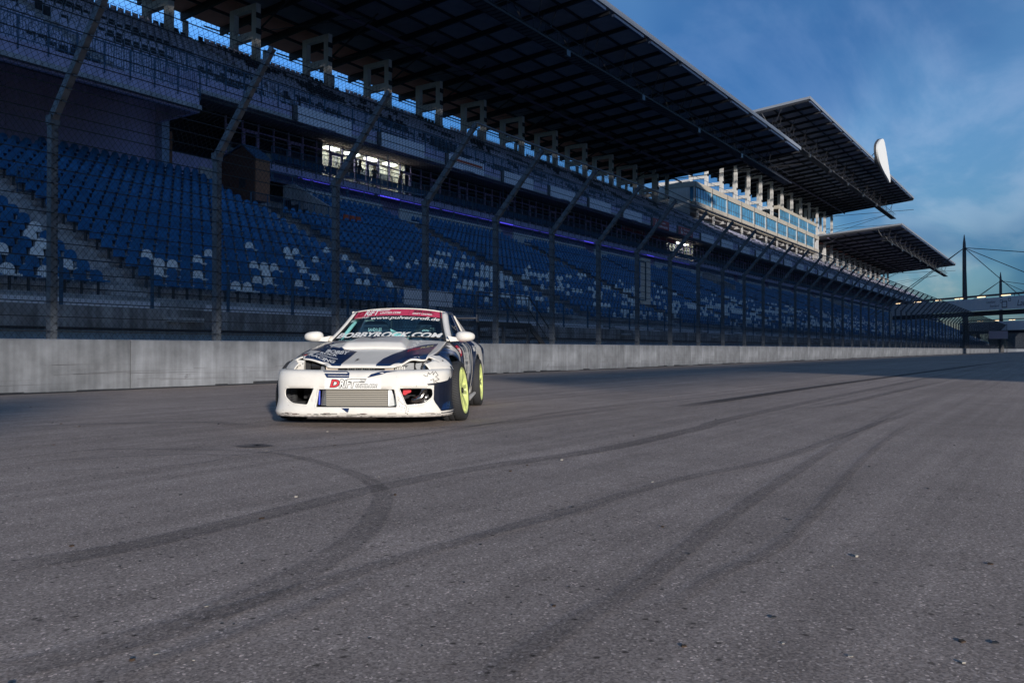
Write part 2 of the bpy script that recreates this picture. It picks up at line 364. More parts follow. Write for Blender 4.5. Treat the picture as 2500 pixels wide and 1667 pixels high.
ribbon([(2.7, 5.95), (3.41, 5.68), (3.86, 5.32), (3.98, 5.04), (4.58, 4.96), (5.43, 4.82), (7.87, 5.07), (9.59, 5.18), (14.27, 4.82), (24.35, 4.5), (47.91, 3.78)], [0.10,0.10,0.14,0.16,0.2], MK1)
ribbon([(4.46, 5.58), (4.44, 5.38), (4.53, 5.36), (4.58, 5.35)], 0.34, MK3)
ribbon([(10.33, 4.35), (13.04, 4.33), (16.92, 4.32), (22.94, 4.24), (39.52, 3.91), (68.04, 3.24)], 0.42, MK3)
ribbon([(10.94, 2.85), (12.84, 2.67), (16.62, 2.63), (24.88, 2.46)], 0.25, MK1)
ribbon([(5.28, 5.72), (6.01, 5.34), (6.91, 4.97), (8.51, 4.88), (10.84, 4.83)], 0.22, MK2)
ribbon([(2.53, 5.58), (2.97, 5.19), (3.52, 4.86), (3.98, 5.01)], 0.07, MK2)
ribbon([(3.99, 8.79), (4.93, 8.22), (5.6, 7.5), (5.48, 6.54)], 0.3, MK2)
ribbon([(2.53, 2.03), (2.92, 1.99), (3.35, 1.92), (4.22, 1.88)], 0.05, MK2)
ribbon([(0.92, 1.84), (1.41, 1.86), (1.76, 1.87), (2.18, 1.93)], 0.10, MK2)

# small debris lying on the track
rnd = random.Random(5)
db = MB()
for i in range(300):
    d = 2.2 + 26 * rnd.random() ** 1.6; a = R(33.5) + (rnd.random() - 0.5) * 1.25
    x, y = d * math.cos(a), d * math.sin(a)
    if y > 14.9: continue
    s = 0.003 + 0.008 * rnd.random() ** 2; r2 = rnd.random() * 6.3
    ring = [(x + s * math.cos(r2 + q * 1.257) * (0.6 + rnd.random()), y + s * math.sin(r2 + q * 1.257) * (0.5 + 0.7 * rnd.random())) for q in range(5)]
    db.prism(ring, 0.0005, s * (0.3 + 0.5 * rnd.random()), [RUBB, mat('grit', (0.35, 0.32, 0.28), 0.9), RUBB, mat('dead_leaf', (0.06, 0.035, 0.02), 0.9)][i % 4], axis='z')
o = db.obj('rubber_debris'); tag(o, 'scattered rubber crumbs and grit lying on the track', 'debris', kind='stuff')

# ================================================================== concrete barrier
bar = thing('concrete_barrier', 'long grey concrete wall of upright blocks along the far side of the track', 'barrier', loc=(0, 15.1, 0))
bar['kind'] = 'structure'
def barrier_block(L, name='barrier_block'):
    m = MB(); g = 0.012
    prof = [(0.0, 0.0), (0.0, 0.93), (0.025, 0.955), (0.285, 0.955), (0.31, 0.93), (0.31, 0.0)]
    m.prism(prof, g, L - g, BARR, axis='x'); return m.mesh(name)
BL = 7.17; bm_ = barrier_block(BL)
for k in range(-2, 56):
    o = link('barrier_block', bm_, bar, (9.5 + BL * (k), 0, 0))
rs = np.random.RandomState(2)
gr = MB()                                   # rubber marbles heaped against the foot of the wall
x = -6.0
while x < 200:
    w = 0.3 + rs.rand() * 0.9; h = 0.015 + 0.05 * rs.rand() ** 2
    gr.hexa([(x, -0.10 - 0.1*rs.rand(), 0.003), (x + w, -0.12, 0.003), (x + w, 0.0, 0.003), (x, 0.0, 0.003),
             (x + .08, -0.025, h), (x + w - .08, -0.02, h * .8), (x + w, -0.003, h), (x, -0.003, h * 1.1)], RUBB); x += w * 0.93
o = gr.obj('rubber_grit', bar); o['kind'] = 'stuff'
# scrape marks left on the wall face
sc_ = MB(); SCR = mat('scrape_mark', (0.12, 0.12, 0.13), 0.9)
for i in range(110):
    x = 5 + rs.rand() * 50; z = 0.12 + rs.rand() * 0.42; L = 0.4 + 2.2 * rs.rand(); t = 0.003 + 0.007 * rs.rand(); s = (rs.rand() - .5) * 0.05
    sc_.hexa([(x, -0.002, z), (x + L, -0.002, z + s), (x + L, 0.001, z + s), (x, 0.001, z), (x, -0.002, z + t), (x + L, -0.002, z + s + t * .3), (x + L, 0.001, z + s + t * .3), (x, 0.001, z + t)], SCR)
o = sc_.obj('scrape_mark', bar); o['kind'] = 'stuff'

# ================================================================== catch fence
FX0, FDX, FY = 8.23, 3.578, 15.56
fence = thing('catch_fence', 'tall catch fence with cranked grey posts and wire mesh on the barrier', 'fence', loc=(0, FY, 0))
ZB, ZT, OV = 5.0, 7.02, 1.80
p = MB(); w = 0.062                              # H-section post: two flanges and a web, with a cranked head
def hpost(p0, p1, mb, t0=1.0, t1=1.0):
    p0, p1 = Vector(p0), Vector(p1); d = (p1 - p0).normalized(); n_ = Vector((0, -d.z, d.y)).normalized() if abs(d.y) > 1e-6 else Vector((0, -1, 0))
    def slab(xa, xb, na, nb):
        pts = []
        for c, t in ((p0, t0), (p1, t1)):
            for (xx, nn) in ((xa, na), (xb, na), (xb, nb), (xa, nb)): pts.append(c + Vector((xx * t, 0, 0)) + n_ * nn * t)
        mb.hexa(pts, STEEL)
    slab(-w, w, 0.064, 0.078); slab(-w, w, -0.078, -0.064); slab(-0.006, 0.006, -0.064, 0.064); slab(-w, -w + 0.008, -0.064, 0.064)
hpost((0, 0, 0.0), (0, 0, ZB), p); hpost((0, 0.01, ZB - 0.03), (0, -OV, ZT), p, 1, 0.8)
p.box(-0.085, 0.085, -0.088, 0.088, ZB - 0.12, ZB + 0.06, STEEL)
for i in range(30): p.box(0.030, 0.062, -0.0805, -0.0775, 1.1 + i * 0.13, 1.13 + i * 0.13, BLACKST)      # bolt holes up the flange
post_me = p.mesh('post')
c = MB()
for i in range(15): z = 1.1 + i * 0.27; c.box(-0.02, 0.05, -0.105, -0.078, z - 0.012, z + 0.012, STEEL)
for i in range(10): t = (i + .5) / 10; c.box(-0.03, 0.05, -OV * t - 0.115, -OV * t - 0.07, ZB + (ZT - ZB) * t - 0.055, ZB + (ZT - ZB) * t - 0.03, STEEL)
clip_me = c.mesh('wire_clip')
NP = 116
for k in range(-1, NP):
    po = link('post', post_me, fence, (FX0 + FDX * k, 0, 0))
    if k < 14: link('wire_clip', clip_me, po)['kind'] = 'stuff'
def mesh_panel(pitch, r):
    m = MB(); H = (ZB - 0.97) + math.hypot(ZT - ZB, OV); L = FDX; run = H * 0.78       # rhomb taller than wide
    def P(u, s):
        if s <= ZB - 0.97: return (u, -0.085, 0.97 + s)
        t = (s - (ZB - 0.97)) / math.hypot(ZT - ZB, OV); return (u, -0.085 - OV * t, ZB + (ZT - ZB) * t)
    sb = ZB - 0.97
    for sg in (1, -1):
        u0 = -run
        while u0 < L:
            a, b = (u0, u0 + run) if sg > 0 else (u0 + run, u0)
            ss = sorted({max(0, min(1, q)) for q in ((0 - a) / (b - a), (L - a) / (b - a))})
            lo, hi = max(0, min(ss)), min(1, max(ss))
            if hi - lo > 0.004:
                cuts = [lo, hi]
                tb = sb / H
                if lo < tb < hi: cuts = [lo, tb, hi]
                for q0, q1 in zip(cuts, cuts[1:]):
                    m.bar(P(a + (b - a) * q0, H * q0), P(a + (b - a) * q1, H * q1), r, WIRE, n=3)
            u0 += pitch
    me = m.mesh('wire_mesh'); return me
wm1 = mesh_panel(0.115, 0.0034); wm2 = mesh_panel(0.23, 0.0042)
for k in range(-1, NP - 1):
    o = link('wire_mesh', wm1 if k < 18 else wm2, fence, (FX0 + FDX * k, 0, 0)); o['kind'] = 'stuff'
XA, XB = FX0 - FDX, FX0 + FDX * (NP - 1)
for i in range(15): z = 1.1 + i * 0.27; MB().bar((XA, -0.092, z), (XB, -0.092, z), 0.011, WIRE, n=4).obj('wire', fence)
for i in range(10):
    t = (i + .5) / 10; MB().bar((XA, -OV * t - 0.10, ZB + (ZT - ZB) * t - 0.04), (XB, -OV * t - 0.10, ZB + (ZT - ZB) * t - 0.04), 0.011, WIRE, n=4).obj('wire', fence)
MB().tube([(FX0 + FDX * 3, -OV, ZT + 0.05), (XB, -OV, ZT + 0.05)], 0.032, STEEL).obj('top_pipe', fence)
# stay cables
for k in (3, 4): MB().bar((FX0 + FDX * k, -0.02, 4.6), (FX0 + FDX * k - 1.6, 0.15, 1.0), 0.006, STEEL).bar((FX0 + FDX * k, -0.02, 4.6), (FX0 + FDX * k + 1.7, 0.15, 1.0), 0.006, STEEL).obj('stay_cable', fence)
# white marshal boards on blue brackets, on the fence
for j, (X, z0, lb) in enumerate(((33.1, 2.75, 'large white upright board on a blue bracket, nearest of the three on the catch fence'), (94.0, 2.7, 'white upright board on a blue bracket, middle of the three on the catch fence'), (143.0, 2.3, 'small white upright board on a blue bracket, farthest of the three on the catch fence'))):
    t = thing('marshal_board', lb, 'board', 'white boards on the catch fence', loc=(X + 0.16, FY, z0))
    MB().box(0.35, 1.30, -0.05, 0.0, 0, 2.0, WHITES).obj('panel', t)
    MB().box(0.0, 0.75, -0.10, -0.055, 1.80, 1.84, BLUEST).box(0.71, 0.75, -0.10, -0.055, 0.18, 1.80, BLUEST).box(0.0, 0.75, -0.10, -0.055, 0.14, 0.18, BLUEST).obj('bracket', t)

# ================================================================== steel platform with stairs behind the barrier
pf = thing('marshal_platform', 'small steel platform with railing and stairs behind the barrier right of the car', 'platform', loc=(24.0, 17.4, 0))
m = MB().box(0, 3.6, 0, 1.3, 1.62, 1.78, STEELD); m.obj('deck', pf)
for x in (0.05, 1.8, 3.5):
    for y in (0.05, 1.2): MB().box(x - 0.05, x + 0.05, y - 0.05, y + 0.05, 0, 1.62, STEEL).obj('leg', pf)
m = MB()
for x in (0.05, 1.25, 2.4, 3.5): m.bar((x, 0.02, 1.78), (x, 0.02, 2.8), 0.025, STEEL)
m.tube([(0.05, 0.02, 2.8), (3.5, 0.02, 2.8), (5.6, 0.02, 1.15)], 0.024, STEELD).tube([(0.05, 0.02, 2.3), (3.5, 0.02, 2.3), (5.6, 0.02, .65)], 0.018, STEELD)
m.tube([(0.05, 1.25, 2.8), (3.5, 1.25, 2.8), (5.6, 1.25, 1.15)], 0.024, STEELD); m.obj('railing', pf)
m = MB().hexa([(3.6, 0.0, 1.5), (5.8, 0.0, 0), (5.8, 0.06, 0), (3.6, 0.06, 1.5), (3.6, 0.0, 1.78), (6.1, 0.0, 0), (6.1, 0.06, 0), (3.6, 0.06, 1.78)], STEELD); m.obj('stringer', pf)
st_me = MB().box(0, 0.26, 0.06, 1.2, 0, 0.035, STEELD).mesh('tread')
for i in range(8): link('tread', st_me, pf, (3.65 + i * 0.29, 0, 1.58 - i * 0.2))

# ================================================================== spectator fence on the parapet
sf = thing('spectator_fence', 'low blue grey welded mesh fence on the parapet before the seats', 'fence', loc=(0, 21.3, 1.9))
fp = MB().box(-0.04, 0.04, -0.03, 0.03, -0.35, 1.22, BLUEST).mesh('post')
m = MB()
for i in range(50): m.bar((i * 0.05, 0, 0.05), (i * 0.05, 0, 1.2), 0.0028, BLUEST, n=3)
for i in range(7): m.bar((0, 0, 0.06 + i * 0.19), (2.54, 0, 0.06 + i * 0.19), 0.005, BLUEST, n=3)
fpm = m.mesh('mesh_panel')
m = MB()
for i in range(17): m.bar((i * 0.15, 0, 0.05), (i * 0.15, 0, 1.2), 0.005, BLUEST, n=3)
for i in range(4): m.bar((0, 0, 0.06 + i * 0.38), (2.54, 0, 0.06 + i * 0.38), 0.008, BLUEST, n=3)
fpm2 = m.mesh('mesh_panel')
for k in range(-2, 110):
    link('post', fp, sf, (11.5 + 2.54 * k, 0, 0)); link('mesh_panel', fpm if k < 30 else fpm2, sf, (11.5 + 2.54 * k, 0, 0))
wb = MB().box(0, 3.0, -0.03, 0.0, 0, 0.62, BANN).obj('banner', None, (24.6, 21.24, 2.5)); tag(wb, 'plain white cloth tied to the low fence above the steel platform', 'banner')

# ================================================================== grandstand
GS = thing('grandstand', 'huge two-tier concrete grandstand with blue seats, glazed lounge and cantilever roofs', 'grandstand', kind='structure')
X0, X1 = 2.0, 345.0
BAY = 7.2
LR, LY, LZ, LDY, LDZ = 22, 23.9, 2.35, 0.70, 0.345           # lower tier: rows, first seat line, floor height, going, rise
UR, UY, UZ, UDY, UDZ = 17, 38.2, 14.35, 0.80, 0.485          # upper tier
def aisles(): return [15.0 + 14.4 * i for i in range(-1, 23)]
AIS = aisles()
VOM = [(30.3, 34.2), (98.6, 102.5), (166.6, 170.5), (238.1, 242)]                              # openings (vomitories) high in the lower tier
in_vom = lambda X, r: r >= 16 and any(a - 0.2 < X < b + 0.3 for a, b in VOM)
in_hut = lambda X, r: 28.4 < X < 34.2 and r >= 16
# lower tier treads (three seatless rows in front)
fz = lambda r: LZ + LDZ * r if r >= 0 else LZ + 0.165 * r
for r in range(-3, LR):
    y = LY - 0.35 + LDY * r; z = fz(r); m = MB(); xs_ = [X0] + ([q for ab in VOM for q in ab] if r >= 16 else []) + [X1]
    for a, b in zip(xs_[::2], xs_[1::2]): m.box(a, b, y, y + LDY - 0.002, z - 0.6, z, CONC if r >= 0 else CONCD).box(a, b, y - 0.03, y + 0.02, z - 0.16, z + 0.004, CONC)
    m.obj('tread', GS)
MB().box(X0, X1, 21.2, 21.45, 1.32, 1.9, CONCD).box(X0, X1, 21.12, 21.5, 1.28, 1.34, BLACKST).obj('parapet', GS)
MB().box(X0, X1, 21.26, 21.3, -0.1, 1.28, mat('blue_sheeting', (0.30, 0.42, 0.55), 0.7, var=0.2, scale=0.7, streak=0.2)).obj('front_wall', GS)
for i in range(60): MB().box(X0 + i * 5.74 + 5.2, X0 + i * 5.74 + 5.5, 21.45, 21.75, 0, 1.28, CONCD).obj('pier', GS)
# white front benches on the seatless rows
bn = MB()
for r in (-3, -2, -1):
    for i in range(46):
        y = LY - 0.35 + LDY * r; z = fz(r); x = 8.5 + i * 7.2 + (r % 3) * 0.6
        bn.box(x, x + 5.6, y - 0.045, y - 0.032, z - 0.13, z - 0.01, BANN)
bn.obj('step_facing', GS)
# stairs in the lower tier
for i, xa in enumerate(AIS):
    if xa < 8: continue
    m = MB()
    for r in range(-3, LR):
        if in_vom(xa, r): continue
        y = LY - 0.35 + LDY * r; z = fz(r)
        m.box(xa - 0.6, xa + 0.6, y - 0.33, y - 0.032, z - 0.3, z - 0.173, CONC)
        if r in (-1, 1, 7, 13):
            for q in range(7): m.box(xa - 0.58 + q * 0.17, xa - 0.49 + q * 0.17, y - 0.035, y + 0.06, z + 0.002, z + 0.012, WHITES)
    m.obj('stairs', GS)
    if i % 1 == 0:
        r = 12; y = LY + LDY * r; z = LZ + LDZ * r
        m = MB()
        for (a, b) in (((xa + 0.8, y, z), (xa + 0.8, y, z + 1.0)), ((xa + 1.9, y, z), (xa + 1.9, y, z + 1.0)), ((xa + 0.8, y, z + 1), (xa + 1.9, y, z + 1)), ((xa + 0.8, y, z + .15), (xa + 1.9, y, z + .15))): m.bar(a, b, 0.022, BLUEST)
        for q in range(8): m.bar((xa + 0.9 + q * 0.125, y, z + .15), (xa + 0.9 + q * 0.125, y, z + 1), 0.009, BLUEST)
        if i < 12: m.obj('barrier_rail', GS)
# top walkway parapet and wall behind the lower tier
zt = LZ + LDZ * LR + 0.05; yt = LY - 0.35 + LDY * LR
for i in range(24):
    a = AIS[i] + 0.9; b = AIS[i] + 13.5
    if b < X0: continue
    if i == 1: a = 34.6
    MB().box(max(a, X0), b, yt, yt + 0.16, zt - 0.5, zt + 0.62, WHITEP).obj('rear_parapet', GS)
MB().box(X0, X1, yt + 0.16, 41.6, zt - 0.9, zt - 0.02, CONC).obj('walkway', GS)
MB().box(34.0, X1, 41.0, 41.4, zt - 0.02, 11.55, LAV).obj('rear_wall', GS)
MB().box(X0, 19.6, 41.2, 41.5, zt - 0.02, 14.4, LAV).box(19.63, 23.6, 41.2, 41.49, zt - 0.02, 14.4, LAV).box(23.63, 27.3, 41.2, 41.5, zt - 0.02, 14.4, LAV).obj('side_wall', GS)
MB().box(27.3, 27.75, 40.6, 41.5, zt, 14.0, mat('pale_blue_column', (0.40, 0.52, 0.70), 0.6, streak=0.1, var=0.1)).box(27.76, 28.0, 40.7, 41.5, zt, 12.6, BRICK).obj('column', GS)
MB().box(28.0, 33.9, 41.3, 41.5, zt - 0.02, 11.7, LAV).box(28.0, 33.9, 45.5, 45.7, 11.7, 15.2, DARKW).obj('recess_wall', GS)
def railing(mb, x0, x1, y, z, h=1.0, m=BLUEST, post=1.2, bars=0.12, rad=0.022, drop=0.35):
    n = max(1, round((x1 - x0) / post))
    for i in range(n + 1):
        x = x0 + (x1 - x0) * i / n; mb.box(x - 0.03, x + 0.03, y - 0.012, y + 0.012, z - drop, z + h, m)
    mb.box(x0, x1, y - rad, y + rad, z + h - 0.03, z + h + 0.02, m); mb.box(x0, x1, y - 0.014, y + 0.014, z + 0.08, z + 0.11, m)
    if bars:
        k = int((x1 - x0) / bars)
        for i in range(k): mb.box(x0 + bars * (i + .5) - 0.008, x0 + bars * (i + .5) + 0.008, y - 0.006, y + 0.006, z + 0.1, z + h - 0.03, m)
def rail_mesh(L=BAY, **k):
    m = MB(); railing(m, 0, L, 0, 0, **k); return m.mesh('railing')
rl_full, rl_far = rail_mesh(), rail_mesh(bars=0.36)
low = MB(); railing(low, 0, 3.0, 0, 0, h=0.62, bars=0.1, post=1.5, drop=0.1, rad=0.018); low_me = low.mesh('railing')
for i in range(24):
    for q in range(4):
        x = AIS[i] + 1.0 + q * 3.1
        if x < X0 or (i == 1 and x < 34.6): continue
        link('railing', low_me, GS, (x, yt + 0.08, zt + 0.62))
# lounge balcony
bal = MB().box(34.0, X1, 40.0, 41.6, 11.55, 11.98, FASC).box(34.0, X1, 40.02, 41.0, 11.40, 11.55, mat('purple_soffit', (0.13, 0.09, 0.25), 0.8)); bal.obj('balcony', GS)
for i in range(40): MB().box(36.4 + i * 7.2, 43.2 + i * 7.2, 39.985, 40.02, 11.42, 11.50, LED if i < 9 else mat('purple_strip', (0.12, 0.08, 0.3), 0.6)).obj('light_strip', GS)
for i in range(43): link('railing', rl_full if i < 12 else rl_far, GS, (34.2 + i * BAY, 39.96, 11.98))
bs = MB()                                        # row of seats standing on the balcony
for i in range(500):
    x = 35 + i * 0.55; bs.box(x, x + 0.44, 40.75, 40.80, 12.35, 12.85, BLUES).box(x, x + 0.44, 40.4, 40.75, 12.35, 12.39, BLUES)
o = bs.obj('balcony_seats', GS); o['kind'] = 'stuff'
# upper slab over the lounge, soffits
MB().box(25.6, X1, 37.8, 38.0, 14.15, 14.95, FASC).obj('fascia', GS)
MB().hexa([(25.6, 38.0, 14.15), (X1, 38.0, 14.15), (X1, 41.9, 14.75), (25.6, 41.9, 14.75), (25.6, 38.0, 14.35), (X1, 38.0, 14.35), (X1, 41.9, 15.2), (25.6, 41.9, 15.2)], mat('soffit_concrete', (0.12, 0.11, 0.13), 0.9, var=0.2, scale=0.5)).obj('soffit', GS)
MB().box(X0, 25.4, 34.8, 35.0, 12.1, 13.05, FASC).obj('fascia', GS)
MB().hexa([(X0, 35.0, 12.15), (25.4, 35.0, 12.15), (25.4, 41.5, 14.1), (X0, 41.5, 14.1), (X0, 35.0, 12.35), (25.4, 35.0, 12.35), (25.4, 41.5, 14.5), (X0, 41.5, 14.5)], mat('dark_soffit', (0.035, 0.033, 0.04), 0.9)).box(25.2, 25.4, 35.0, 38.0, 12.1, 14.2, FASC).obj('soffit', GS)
for i in range(44): link('railing', rl_full if i < 13 else rl_far, GS, (25.6 + i * BAY, 37.76, 14.95))
for i in range(4): link('railing', rl_full, GS, (25.4 - (i + 1) * BAY, 34.76, 13.05))
# upper tier treads
for r in range(-4, UR + 1):
    y = UY - 0.4 + UDY * r; z = UZ + UDZ * r; xb = X1 if r >= 0 else 25.38
    MB().box(X0, xb, y, y + UDY - 0.002, z - (0.75 if r > 3 else 0.22), z, CONCD).box(X0, xb, y - 0.02, y + 0.02, z - 0.2, z + 0.003, CONC).obj('tread', GS)
MB().box(X0, X1, 52.4, 52.6, 13, UZ + UDZ * UR + 0.1, CONC).obj('back_wall', GS)
for i in range(24):
    xa = 22.0 + 14.4 * i; m = MB()
    for r in range(0, UR):
        y = UY - 0.4 + UDY * r; z = UZ + UDZ * r; m.box(xa - .6, xa + .6, y - 0.4, y - 0.022, z - 0.3, z - 0.24, CONC)
    m.obj('stairs', GS)
# lounge windows
LAVF = mat('lavender_frame', (0.66, 0.55, 0.88), 0.6)
def wbay(door):
    m = MB(); y = 0
    m.box(0, 0.07, y, y + 0.12, 0, 2.62, LAVF); m.box(0.07, 1.2, y, y + 0.1, 2.08, 2.15, LAVF); m.box(0.07, 1.2, y, y + 0.1, 0, 0.06, LAVF)
    if door: m.box(0.07, 0.20, y - 0.02, y + 0.1, 0.06, 2.08, LAVF).box(1.07, 1.2, y - 0.02, y + 0.1, 0.06, 2.08, LAVF).box(0.2, 1.07, y - 0.02, y + 0.1, 1.96, 2.08, LAVF)
    return m.mesh('window_bay')
wb0, wb1 = wbay(False), wbay(True)
pane_me = MB().box(0.07, 1.2, 0.05, 0.06, 0.06, 2.08, GLASS).box(0.07, 1.2, 0.05, 0.06, 2.15, 2.62, GLASS).mesh('pane')
REDX = (84.4, 100.2)
for i in range(258):
    x = 32.2 + 1.2 * i; o = link('window_bay', wb1 if i % 3 == 1 else wb0, GS, (x, 41.62, 11.98))
    if i < 90: link('pane', pane_me, o)
    if REDX[0] < x + 0.6 < REDX[1]:
        f = MB().box(0.08, 1.19, -0.02, 0.04, 2.15, 2.62, REDB).obj('red_panel', o)
        if i % 2 == 0: pass
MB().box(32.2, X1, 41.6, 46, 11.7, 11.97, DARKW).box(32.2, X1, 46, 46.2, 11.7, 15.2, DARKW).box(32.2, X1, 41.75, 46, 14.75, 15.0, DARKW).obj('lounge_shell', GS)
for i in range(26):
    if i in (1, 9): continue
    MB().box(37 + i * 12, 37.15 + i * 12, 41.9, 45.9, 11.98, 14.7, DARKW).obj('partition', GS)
for (a, b) in ((40.2, 48.6), (98.4, 107.2)):
    MB().box(a, b, 43.3, 43.4, 11.98, 14.7, CREAM).box(a - 0.1, a, 41.9, 43.4, 11.98, 14.7, CREAM).box(b, b + 0.1, 41.9, 43.4, 11.98, 14.7, CREAM).box(a, b, 41.9, 43.3, 14.68, 14.74, CREAM).obj('lit_room', GS)
    for q in range(4): MB().box(a + 0.9 + q * 2.0, a + 2.0 + q * 2.0, 42.3, 42.8, 14.6, 14.66, LAMP).obj('ceiling_lamp', GS)
    for q in range(3): MB().box(a + 2.2 + q * 2.2, a + 2.38 + q * 2.2, 42.9, 43.05, 11.98, 14.6, WHITEP).box(a + 3.0 + q * 2, a + 3.9 + q * 2, 43.2, 43.28, 13.2, 14.0 , mat('grey_screen', (0.15, 0.17, 0.18), 0.4)).obj('room_divider', GS)
spk = MB().hexa([(43.0, 42.3, 13.5), (43.9, 42.2, 13.4), (43.9, 42.7, 13.4), (43.0, 42.8, 13.5), (43.1, 42.3, 14.2), (43.8, 42.2, 14.3), (43.8, 42.7, 14.3), (43.1, 42.8, 14.2)], BLACKST).bar((43.45, 42.5, 14.3), (43.45, 42.5, 14.7), 0.03, BLACKST).obj('loudspeaker'); tag(spk, 'dark loudspeaker hanging in the left lit room of the lounge', 'loudspeaker')
for i in range(10): MB().bar((44.5 + i * 14.4, 39.9, 12.0), (44.5 + i * 14.4, 39.9, 14.4), 0.05, BLUEST, n=6).obj('prop', GS)
# stairwell structures at the vomitories
for n_, (a, b) in enumerate(VOM):
    y0 = LY - 0.35 + LDY * 16; zf_ = LZ + LDZ * 16 - 0.25; m = MB()
    m.box(a, b, y0, 40.9, zf_ - 0.3, zf_, CONC).box(a, b, 40.6, 40.9, zf_, zt - 0.1, LAV)
    m.prism([(y0 - .1, zf_ - .3), (40.5, zf_ - .3), (40.5, zt + 0.5), (y0 + 3.3, zt + 0.5), (y0 - .1, zf_ + 1.0)], b, b + 0.22, CONC, axis='x')
    m.obj('stairwell', GS)
    m = MB(); railing(m, a - 1.8, b - 0.3, y0 + 0.1, zf_ + .1, h=1.1, bars=0.13); m.obj('stairwell_railing', GS)
    m = MB()
    for q in range(5):
        yy = y0 + q * 0.8; m.bar((b + 0.1, yy, zf_ + .9 + q * .36), (b + 0.1, yy, zf_ + 1.9 + q * .36), 0.022, BLUEST)
    m.tube([(b + 0.1, y0, zf_ + 1.9), (b + 0.1, y0 + 3.3, zf_ + 3.4)], 0.026, BLUEST).tube([(b + 0.1, y0, zf_ + 1.4), (b + 0.1, y0 + 3.3, zf_ + 2.9)], 0.018, BLUEST); m.obj('hand_rail', GS)
if True:
    t = thing('ticket_hut', 'brown boarded hut with pitched top at the head of the blue seats', 'hut', loc=(29.2, 35.4, 8.55))
    MB().prism([(0, 0), (2.75, 0), (2.75, 2.45), (1.0, 2.95), (0, 2.2)], 0, 0.9, WOODB, axis='x').obj('wall', t)
    MB().box(0.0, 0.92, -0.09, -0.003, 0, 2.16, BRICK).obj('brick_end', t)
    MB().hexa([(-.06, -0.12, 2.16), (1.0, -0.12, 2.16), (1.0, 1.0, 2.99), (-.06, 1.0, 2.99), (-.06, -0.12, 2.24), (1.0, -0.12, 2.24), (1.0, 1.0, 3.07), (-.06, 1.0, 3.07)], BLUEST).hexa([(-.06, 1.0, 2.99), (1.0, 1.0, 2.99), (1.0, 2.85, 2.44), (-.06, 2.85, 2.44), (-.06, 1.0, 3.07), (1.0, 1.0, 3.07), (1.0, 2.85, 2.52), (-.06, 2.85, 2.52)], BLUEST).obj('roof', t)
    MB().box(-0.012, 0.0, 0.75, 1.25, 0.75, 1.25, BLACKST).obj('window', t)
oc = MB()
for q in range(3): oc.box(34.9 + q * 0.5, 35.25 + q * 0.5, 34.6, 34.7, 7.75, 8.5, mat('orange_cloth', (0.55, 0.10, 0.03), 0.7))
o = oc.obj('safety_board'); tag(o, 'orange boards leaning behind the stairwell railing among blue seats', 'board')

# white cloth banners along the upper fascia
for k in range(36):
    x = 34.2 + BAY * k
    red = k in (7, 8)
    t = thing('fascia_banner', '', 'banner', 'banners along the upper fascia', loc=(x, 37.72, 14.12))
    MB().box(0, 4.4, -0.05, 0.0, 0, 0.93, REDB if red else BANN).obj('cloth', t)
    MB().box(-0.35, -0.02, -0.04, 0.06, 0.05, 0.9, STEELD).obj('end_board', t)
    if red:
        MB().box(0.65, 1.15, -0.058, -0.052, 0.12, 0.20, WHITES).box(0.65, 1.15, -0.058, -0.052, 0.28, 0.36, WHITES).box(0.65, 1.15, -0.058, -0.052, 0.44, 0.52, WHITES).box(0.65, 0.78, -0.058, -0.052, 0.36, 0.44, WHITES).box(1.02, 1.15, -0.058, -0.052, 0.20, 0.28, WHITES).prism([(0.8 + .09 * math.cos(a) + .1, 0.68 + .09 * math.sin(a)) for a in [i * math.pi / 5 for i in range(10)]], -0.058, -0.052, WHITES).obj('emblem', t)
        flat_text('lettering', 'Sparkasse', WHITES, t, (1.5, -0.055, 0.52), (1, 0, 0), (0, 0, 1), 0.27, width=1.9)
        flat_text('lettering', 'Niederlausitz', WHITES, t, (1.5, -0.055, 0.14), (1, 0, 0), (0, 0, 1), 0.27, width=2.5)
        t['label'] = 'red banner with white bank emblem and words, ' + ('left' if k == 7 else 'right') + ' one of the red pair'
    elif k == 2:
        MB().box(0.4, 4.2, -0.056, -0.051, 0.52, 0.70, mat('orange_print', (0.55, 0.09, 0.03), 0.6)).obj('stripe', t)
        t['label'] = 'white fascia banner with an orange stripe along its upper half'
    elif k < 2: t['label'] = ('largest, leftmost' if k == 0 else 'second from the left') + ' plain white banner on the upper fascia'
    elif k < 7: t['label'] = 'plain white fascia banner, %s to the right of the orange-striped one' % ORD[k - 3]
    else: t['label'] = 'plain white fascia banner, %s to the right of the red pair' % ORD[k - 9]
for i in range(14):
    x = 32.2 + 1.2 * (44 + i)
    if i % 2 == 0:
        o = MB().box(0.48, 0.72, 0, 0.004, 0.04, 0.10, WHITES).box(0.48, 0.72, 0, 0.004, 0.14, 0.20, WHITES).box(0.48, 0.72, 0, 0.004, 0.24, 0.30, WHITES).box(0.55, 0.65, 0, 0.004, 0.34, 0.42, WHITES).obj('emblem', GS, (x, 41.595, 14.13))

